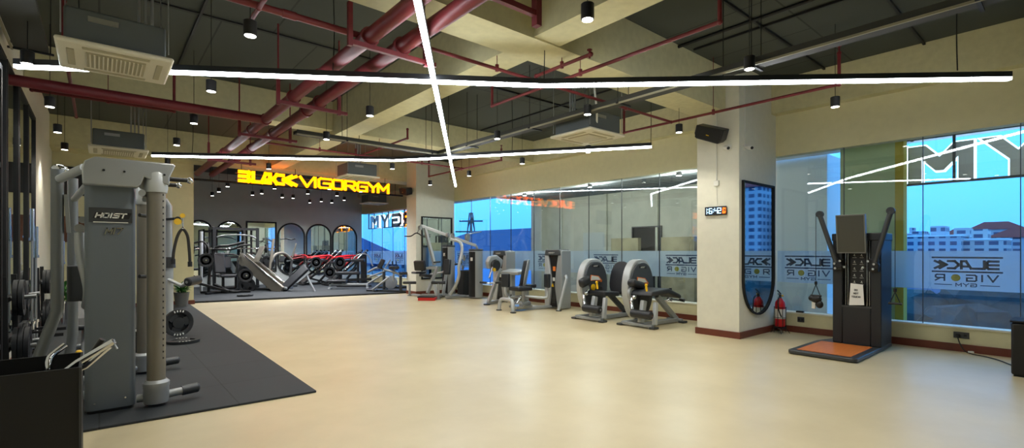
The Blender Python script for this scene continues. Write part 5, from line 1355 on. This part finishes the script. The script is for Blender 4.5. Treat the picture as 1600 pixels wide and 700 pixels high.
cbx = thing('speaker_cabinet', 'tall black cabinet cut off by the right edge of the picture', 'cabinet', (8.32, .38, 0))
MB().box((0, 0, .32), (.50, .46, .60)).build('cabinet_body', 'black', cbx, bevel=.02); MB().box((0, 0, .635), (.52, .48, .02)).build('top_panel', 'black_matte', cbx, bevel=.006); MB().box((0, 0, .015), (.46, .42, .03)).build('plinth', 'black_matte', cbx)
tag(MB().box((XR + .02, 3.35, WS + .04), (.06, .12, .03)).build('phone', 'black', bevel=.006), 'small black device lying on the window ledge near the extinguisher', 'device')

# ================================================================== 7. the back room
FZ = .05
def upright(m, x, y, z0, z1, w=.07): m.span((x - w / 2, y - w / 2, z0), (x + w / 2, y + w / 2, z1))
sm = thing('smith_machine', 'tall black cage rack with a loaded bar in front of the back mirrors', 'gym machine', (3.9, 20.9, FZ))
for x in (3.20, 4.63):
    m = MB(); upright(m, x, 20.6, FZ, 2.32, .10); m.build('upright', 'dark_housing', sm, world=True, bevel=.008)
    m = MB(); upright(m, x, 21.6, FZ, 2.32, .07); m.build('upright', 'black', sm, world=True, bevel=.008)
    MB().bar((x, 20.5, FZ + .04), (x, 21.8, FZ + .04), .09, .07).build('foot_rail', 'black', sm, world=True, bevel=.01)
    MB().bar((x, 20.6, 2.29), (x, 21.6, 2.29), .06, .07).build('top_rail', 'black', sm, world=True)
MB().bar((3.20, 20.6, 2.27), (4.63, 20.6, 2.27), .06, .09).build('top_beam', 'dark_housing', sm, world=True)
MB().tube([(3.28, 20.55, 1.95), (3.48, 20.5, 2.02), (3.91, 20.45, 2.05), (4.36, 20.5, 2.02), (4.56, 20.55, 1.92)], .03, seg=10, smooth=4).build('pull_up_bar', 'steel', sm, world=True)
MB().bar((3.20, 21.6, .5), (4.63, 21.6, .5), .05, .07).bar((3.20, 21.6, 1.2), (4.63, 21.6, 1.2), .05, .07).build('rear_beam', 'black', sm, world=True)
bar = thing('barbell', 'chrome barbell loaded with black plates racked across the cage', 'barbell', (3.9, 20.5, 1.54))
MB().cyl((2.62, 20.5, 1.54), (5.25, 20.5, 1.54), .022, seg=12).build('shaft', 'chrome', bar, world=True)
for k, (x, r, lb) in enumerate(((2.88, .225, 'outer left'), (2.98, .225, 'inner left'), (4.90, .17, 'right'))):
    p = MB(); plate(p, (x, 20.5, 1.54), (1, 0, 0), r, .045, 22); o = thing('weight_plate', 'black weight plate on the racked barbell, %s one' % lb, 'weight plate', (x, 20.5, 1.54)); p.build('plate_body', 'rubber', o, world=True)
# selectorised chest press with many black arms left of the cage
cp = thing('chest_press_machine', 'black plate-loaded press with spread arms left of the leg press', 'gym machine', (3.2, 18.6, FZ))
MB().bar((2.55, 18.9, FZ + .04), (3.9, 18.3, FZ + .04), .10, .07).bar((2.6, 18.2, FZ + .04), (3.3, 18.9, FZ + .04), .09, .07).bar((2.4, 18.6, .42), (3.25, 18.35, .12), .09, .08).build('base_frame', 'black', cp, world=True, bevel=.01)
MB().tube([(2.75, 18.75, FZ), (2.8, 18.75, 1.0), (2.95, 18.7, 1.55), (3.3, 18.6, 1.62), (3.75, 18.5, 1.75)], .045, seg=10, smooth=3).build('main_post', 'black', cp, world=True)
MB().tube([(2.85, 18.7, 1.5), (3.35, 18.45, 1.5), (3.62, 18.35, 1.62), (3.9, 18.3, 1.66)], .035, seg=10, smooth=4).build('press_arm', 'black', cp, world=True)
MB().tube([(2.9, 18.6, .35), (3.3, 18.4, .12), (3.6, 18.35, .10)], .045, seg=10, smooth=3).build('foot_bar', 'black', cp, world=True)
MB().tube([(2.35, 18.8, 1.7), (2.6, 18.75, 1.75), (2.75, 18.7, 1.5), (2.7, 18.6, 1.2)], .032, seg=10, smooth=4).build('press_arm', 'black', cp, world=True)
cushion(cp, 'seat_pad', (3.25, 18.5, .62), (.45, .4, .09), world=True); cushion(cp, 'back_pad', (3.05, 18.72, 1.05), (.34, .1, .68), (-12, 0, 10), world=True)
for x, z in ((2.62, 1.15), (3.78, .62)):
    MB().cyl((x, 18.3, z), (x, 18.75, z), .025).build('plate_peg', 'chrome', cp, world=True)
MB().tube([(2.62, 19.3, .9), (2.62, 19.3, 2.1)], .055, seg=12).tube([(2.62, 19.3, FZ), (2.62, 19.3, .95)], .045).build('rear_column', 'silver_light', cp, world=True)
for (x, y, z, r, lb) in ((2.62, 18.38, 1.15, .225, 'black plate on the left peg of the black press'), (2.62, 18.46, 1.15, .2, 'smaller plate on the left peg of the black press'), (3.78, 18.42, .62, .225, 'black plate on the right peg of the black press')):
    p = MB(); plate(p, (x, y, z), (0, 1, 0), r, .045, 22); o = thing('weight_plate', lb, 'weight plate', (x, y, z)); p.build('plate_body', 'rubber', o, world=True)
# seated row block in the middle of that cluster
rw = thing('seated_row_machine', 'dark seated machine with a padded bench inside the black cage', 'gym machine', (3.75, 19.2, FZ))
cushion(rw, 'seat_pad', (3.75, 19.15, .55), (.8, .35, .10), world=True); cushion(rw, 'chest_pad', (3.55, 19.2, 1.02), (.5, .12, .42), (-8, 0, 0), world=True)
MB().bar((3.3, 19.15, FZ + .04), (4.2, 19.15, FZ + .04), .1, .07).bar((3.55, 19.2, .08), (3.55, 19.2, 1.2), .08, .08, up=(1, 0, 0)).bar((3.95, 19.15, .08), (3.95, 19.15, .5), .07, .07, up=(1, 0, 0)).tube([(3.2, 19.1, 1.25), (3.55, 19.15, 1.32), (3.95, 19.05, 1.3), (4.05, 18.95, 1.15)], .03, smooth=3).build('frame', 'black', rw, world=True)

rw.location.x -= .12; rw.location.y += 1.1
# leg press: grey sled ramp
lp = thing('leg_press_machine', 'big grey 45 degree leg press ramp with plates, centre of the back room', 'gym machine', (4.4, 18.1, FZ))
D0, D1 = at_depth(374, 402, 17.6), at_depth(440, 456, 16.9)
for s, nm in ((0, 0), (1, 1)):
    o = V((.30, .42, 0)) * s
    MB().bar(D0 + o, D1 + o, .10, .38, up=(0, 0, 1)).build('ramp_rail', 'warm_grey', lp, world=True, bevel=.015)
    MB().tube([D0 + o + V((.02, -.06, .17)), D1 + o + V((-.15, -.0, .33))], .022).build('guide_rod', 'chrome', lp, world=True)
MB().bar(D0.lerp(D1, .05) + V((.15, .21, .0)), D0.lerp(D1, .95) + V((.15, .21, .0)), .46, .03, up=(0, 0, 1)).build('ramp_cover', 'warm_grey', lp, world=True)
MB().bar(D0.lerp(D1, .32) + V((.15, .21, .20)), D0.lerp(D1, .32) + V((.38, .21, .78)), .62, .05, up=(1, 0, -.5)).build('foot_plate', 'warm_grey', lp, world=True, bevel=.01)
MB().bar(D0 + V((.0, .0, -.1)), (D0.x + .0, D0.y, FZ), .12, .12, up=(1, 0, 0)).bar(D0 + V((.30, .42, -.1)), (D0.x + .30, D0.y + .42, FZ), .09, .09, up=(1, 0, 0)).bar((D0.x - .1, D0.y - .1, FZ + .04), (D0.x + .5, D0.y + .55, FZ + .04), .1, .07).bar((D0.x + .1, D0.y + .2, FZ + .04), (D1.x + .15, D1.y + .2, FZ + .04), .09, .06).build('rear_leg', 'gunmetal', lp, world=True, bevel=.01)
bk0, bk1 = D1 + V((.1, .15, .10)), at_depth(479, 417, 17.2)
MB().bar(bk0, bk1, .40, .09, up=(-.5, -.4, .7)).build('back_pad', 'vinyl', lp, world=True, bevel=.03, seg=3)
MB().bar(bk0 + V((.05, .05, -.12)), bk1 + V((.05, .05, -.12)), .08, .08).bar(bk1 + V((.0, 0, -.3)), at_depth(492, 456, 17.0), .06, .06).bar(bk0 + V((-.1, -.1, .02)), bk0 + V((.2, .1, .02)), .4, .08).build('seat_frame', 'silver', lp, world=True, bevel=.01)
MB().tube([D0 + V((-.05, -.25, .02)), D0 + V((.35, .65, .02))], .028).tube([at_depth(378, 424, 17.4), at_depth(384, 424, 17.2)], .03).build('plate_peg', 'chrome', lp, world=True)
for (px, py, d, r, lb) in ((381, 424, 17.2, .19, 'small plate on the side peg of the grey leg press'), (386, 446, 17.1, .28, 'large grip plate leaning low against the grey leg press'), (418, 411, 18.5, .26, 'grip plate on the far side of the leg press sled')):
    c = at_depth(px, py, d); p = MB(); plate(p, c, (-.55, -.8, 0), r, .05, 24); o = thing('weight_plate', lb, 'weight plate', c); p.build('plate_body', 'rubber', o, world=True)
c = at_z(383, 461.5, .075); p = MB(); plate(p, (c.x, c.y, FZ + .025), (0, 0, 1), .225, .045, 24); o = thing('weight_plate', 'black plate lying flat on the platform in front of the leg press', 'weight plate', (c.x, c.y, FZ + .025)); p.build('plate_body', 'rubber', o, world=True)
# second sled frame behind (curved grey arm)
hs = thing('squat_machine', 'grey squat machine with a curved arm behind the leg press ramp', 'gym machine', (5.3, 19.8, FZ))
MB().tube([(4.85, 19.6, 1.05), (5.05, 19.7, 1.32), (5.4, 19.9, 1.35), (5.72, 20.05, 1.1)], .055, seg=12, smooth=5).bar((4.7, 19.5, .08), (4.95, 19.6, 1.9), .09, .07, up=(1, 0, 0)).tube([(5.75, 20.1, 1.2), (5.9, 20.1, 1.75)], .03).build('main_arm', 'warm_grey', hs, world=True)
MB().tube([(5.2, 19.7, 1.88), (5.4, 19.7, 1.92), (5.6, 19.8, 1.88), (5.8, 19.9, 1.92)], .025, smooth=3).build('shoulder_bar', 'black', hs, world=True)
MB().bar((4.7, 19.5, FZ + .04), (5.9, 20.1, FZ + .04), .1, .07).bar((5.6, 20.0, FZ), (5.72, 20.05, 1.1), .07, .07, up=(1, 0, 0)).build('base_frame', 'gunmetal', hs, world=True)

# red plate-loaded presses
def red_press(x, y, lbl):
    t = thing('hack_squat_machine', lbl, 'gym machine', (x, y, FZ))
    for s in (-.28, .28):
        MB().tube([(-.75, s, .06), (.80, s, 1.42)], .030, seg=12).build('guide_rail', 'chrome', t)
        MB().bar((-.80, s, .03), (.82, s, 1.33), .06, .08).build('rail_beam', 'black', t, bevel=.008)
        MB().tube([(-.46, s, 1.10), (-.1, s, 1.17), (.30, s, 1.20), (.42, s * .8, 1.10), (.02, s, .72)], .034, seg=10, smooth=3).build('shoulder_yoke', 'red', t)
        MB().cyl((.82, s, 1.38), (.86, s, 1.44), .05).build('rail_stop', 'black', t)
    MB().bar((-.30, 0, 1.04), (.20, 0, 1.12), .34, .05).build('carriage', 'red', t, bevel=.02)
    MB().bar((-.55, 0, .92), (.30, 0, 1.0), .40, .08).build('back_pad', 'vinyl', t, bevel=.03)
    for s in (1, -1): MB().tube([(-.52, .3 * s, 1.12), (-.66, .2 * s, 1.22), (-.70, .1 * s, 1.24)], .02).build('handle', 'red', t)
    MB().bar((.80, 0, 1.25), (.82, 0, .04), .5, .07, up=(1, 0, 0)).build('rear_post', 'black', t, bevel=.01)
    MB().bar((-.85, 0, .04), (.85, 0, .04), .10, .07).bar((-.8, -.4, .04), (-.8, .4, .04), .08, .07).bar((.8, -.4, .04), (.8, .4, .04), .08, .07).bar((-.1, 0, .04), (.5, 0, .7), .08, .08).bar((-.55, 0, .3), (.35, 0, .04), .09, .07).build('base_frame', 'black', t, bevel=.01)
    MB().bar((-.72, 0, .10), (-.40, 0, .38), .6, .04).build('foot_platform', 'gunmetal', t, bevel=.01)
    return t
red_press(at_y(500, 392, 20.95).x, 20.95, 'black and red hack squat machine with slanted chrome rails, left one of the two')
red_press(at_y(539, 392, 20.0).x, 20.0, 'black and red hack squat machine with slanted chrome rails, right one of the two')
for i, (x, y, z, lb) in enumerate(((at_y(494, 392, 20.4).x, 20.42, .98, 'front plate of the left red machine'), (at_y(531, 392, 19.5).x, 19.5, .98, 'front plate of the right red machine'), (at_y(515, 392, 19.5).x, 19.5, .60, 'lower plate between the red machines'))):
    p = MB(); plate(p, (x, y, z + .0), (0, 1, 0), .225, .045, 22); o = thing('weight_plate', 'black weight plate, ' + lb, 'weight plate', (x, y, z)); p.build('plate_body', 'rubber', o, world=True)
    if i < 3: MB().cyl((x, y - .06, z), (x, y + .36, z), .025).build('peg_sleeve', 'chrome', o, world=True)

# benches and prone machine at the right of the back room
b = thing('weight_bench', 'low black bench with a long white rail in front of the red machines', 'bench', (7.0, 17.9, FZ))
MB().bar((6.55, 18.15, .22), (7.7, 17.45, .20), .10, .07).bar((6.6, 18.3, FZ + .02), (6.4, 17.95, FZ + .02), .08, .05).bar((7.7, 17.6, FZ + .02), (7.6, 17.3, FZ + .02), .08, .05).bar((6.52, 18.15, FZ), (6.52, 18.15, .22), .07, .07, up=(1, 0, 0)).bar((7.65, 17.45, FZ), (7.65, 17.45, .2), .07, .07, up=(1, 0, 0)).build('frame', 'silver_light', b, world=True, bevel=.01)
cushion(b, 'seat_pad', (6.72, 18.0, .33), (.7, .32, .09), (0, 0, -32), world=True); MB().box((6.75, 18.0, .265), (.3, .1, .05), (0, 0, -32)).build('pad_support', 'black', b, world=True)
b = thing('chest_supported_row', 'black row machine with grips left of the silver lever machine', 'gym machine', (7.7, 18.6, FZ))
cushion(b, 'chest_pad', (7.75, 18.55, 1.08), (.5, .3, .12), (0, 0, -30), world=True); cushion(b, 'seat_pad', (7.45, 18.75, .58), (.9, .34, .12), (0, 0, -30), world=True)
MB().bar((7.0, 19.0, .30), (8.2, 18.3, .34), .09, .10).bar((7.75, 18.55, FZ), (7.75, 18.55, 1.05), .08, .08, up=(1, 0, 0)).bar((7.15, 18.9, FZ), (7.15, 18.9, .55), .08, .08, up=(1, 0, 0)).bar((7.05, 18.9, FZ + .03), (8.2, 18.3, FZ + .03), .1, .06).build('frame', 'black', b, world=True, bevel=.01)
MB().tube([(7.55, 18.5, 1.15), (7.75, 18.4, 1.32), (8.05, 18.3, 1.28), (8.2, 18.2, .86)], .022, smooth=3).build('handle', 'silver', b, world=True)
b = thing('lever_row_machine', 'silver plate-loaded lever machine with long slanted arms by the far window', 'gym machine', (8.1, 17.0, FZ))
for k, (p0, p1) in enumerate((((562 + 20, 453, 16.9), (608, 433, 16.7)), ((575, 443, 17.6), (600, 428, 17.2)), ((578, 432, 18), (604, 423, 17.5)))):
    MB().tube([at_depth(*p0), at_depth(*p1)], .034, seg=10).build('slanted_arm', 'silver_light', b, world=True)
MB().tube([at_depth(575, 425, 18), at_depth(590, 418, 17.6), at_depth(600, 421, 17.2), at_depth(612, 424, 16.8), at_depth(628, 430, 16.7)], .04, seg=10, smooth=4).tube([at_depth(602, 418, 17.0), at_depth(610, 406, 16.9)], .022).build('main_lever', 'silver', b, world=True)
q0, q1 = at_depth(600, 424, 17.1), at_depth(626, 431, 16.7)
MB().bar(q0, (q0.x, q0.y, FZ), .08, .08, up=(1, 0, 0)).bar(q1, (q1.x, q1.y, FZ), .08, .08, up=(1, 0, 0)).bar((q0.x - .5, q0.y + .3, FZ + .03), (q1.x + .15, q1.y - .1, FZ + .03), .09, .06).bar((q0.x - .4, q0.y - .1, FZ + .03), (q0.x + .35, q0.y + .5, FZ + .03), .09, .06).build('frame', 'gunmetal', b, world=True, bevel=.01)
cushion(b, 'chest_pad', at_depth(616, 418, 16.8), (.34, .34, .10), (0, 0, -30), world=True); cushion(b, 'back_pad', at_depth(596, 412, 17.3), (.16, .36, .34), (0, 25, -30), world=True); cushion(b, 'seat_pad', at_depth(631, 427, 16.7), (.28, .30, .09), world=True)
for px in (613, 619): MB().cyl(at_depth(px, 414, 16.8), at_depth(px, 408, 16.8), .02).build('hand_grip', 'black', b, world=True)
MB().bar(at_depth(616, 420, 16.8), at_depth(614, 440, 16.7), .05, .05, up=(1, 0, 0)).build('pad_post', 'silver', b, world=True)
b = thing('exercise_bike', 'low recumbent frame with a round housing against the far window wall', 'gym machine', (8.6, 17.2, FZ))
MB().lathe([(.05, 0), (.24, .01), (.25, .05), (.24, .10), (.05, .11)], at_depth(611, 443, 18.4) + V((0, 0, .05)), (-.6, -.8, 0), 24).build('wheel_housing', 'silver', b, world=True)
hb_ = at_depth(611, 443, 18.4)
MB().bar((hb_.x - .4, hb_.y + .3, FZ + .04), (hb_.x + .5, hb_.y - .4, FZ + .04), .1, .07).bar((hb_.x, hb_.y + .05, .06), (hb_.x, hb_.y + .05, .4), .08, .08, up=(1, 0, 0)).build('base_frame', 'gunmetal', b, world=True)
# fill lamps added under the canopy to brighten the annex and the letter backs
for k, y in enumerate((6.2, 8.9, 11.6, -.9)):
    t = thing('added_canopy_lamp', ('added fill lamp under the outdoor canopy nearest the white column', 'added fill lamp under the outdoor canopy in front of the annex doorway', 'added fill lamp under the outdoor canopy farthest from the white column', 'added fill lamp under the outdoor canopy by the large letters')[k], 'lamp', (10.3 if k < 3 else 9.9, y, 3.2))
    MB().lathe([(.06, 0), (.07, .01), (.07, .08)], seg=16).build('lamp_housing', 'black', t); MB().lathe([(.055, -.004), (.055, .002)], seg=16).build('lamp_lens', 'can_light', t)
    ld = bpy.data.lights.new('canopy_fill_beam', 'POINT'); ld.energy = 55 if k < 3 else 14; ld.color = (.98, 1.0, .92); ld.shadow_soft_size = .1
    lo = bpy.data.objects.new('lamp_beam', ld); COL.objects.link(lo); lo.parent = t; lo.location = (.05, 0, -.1)
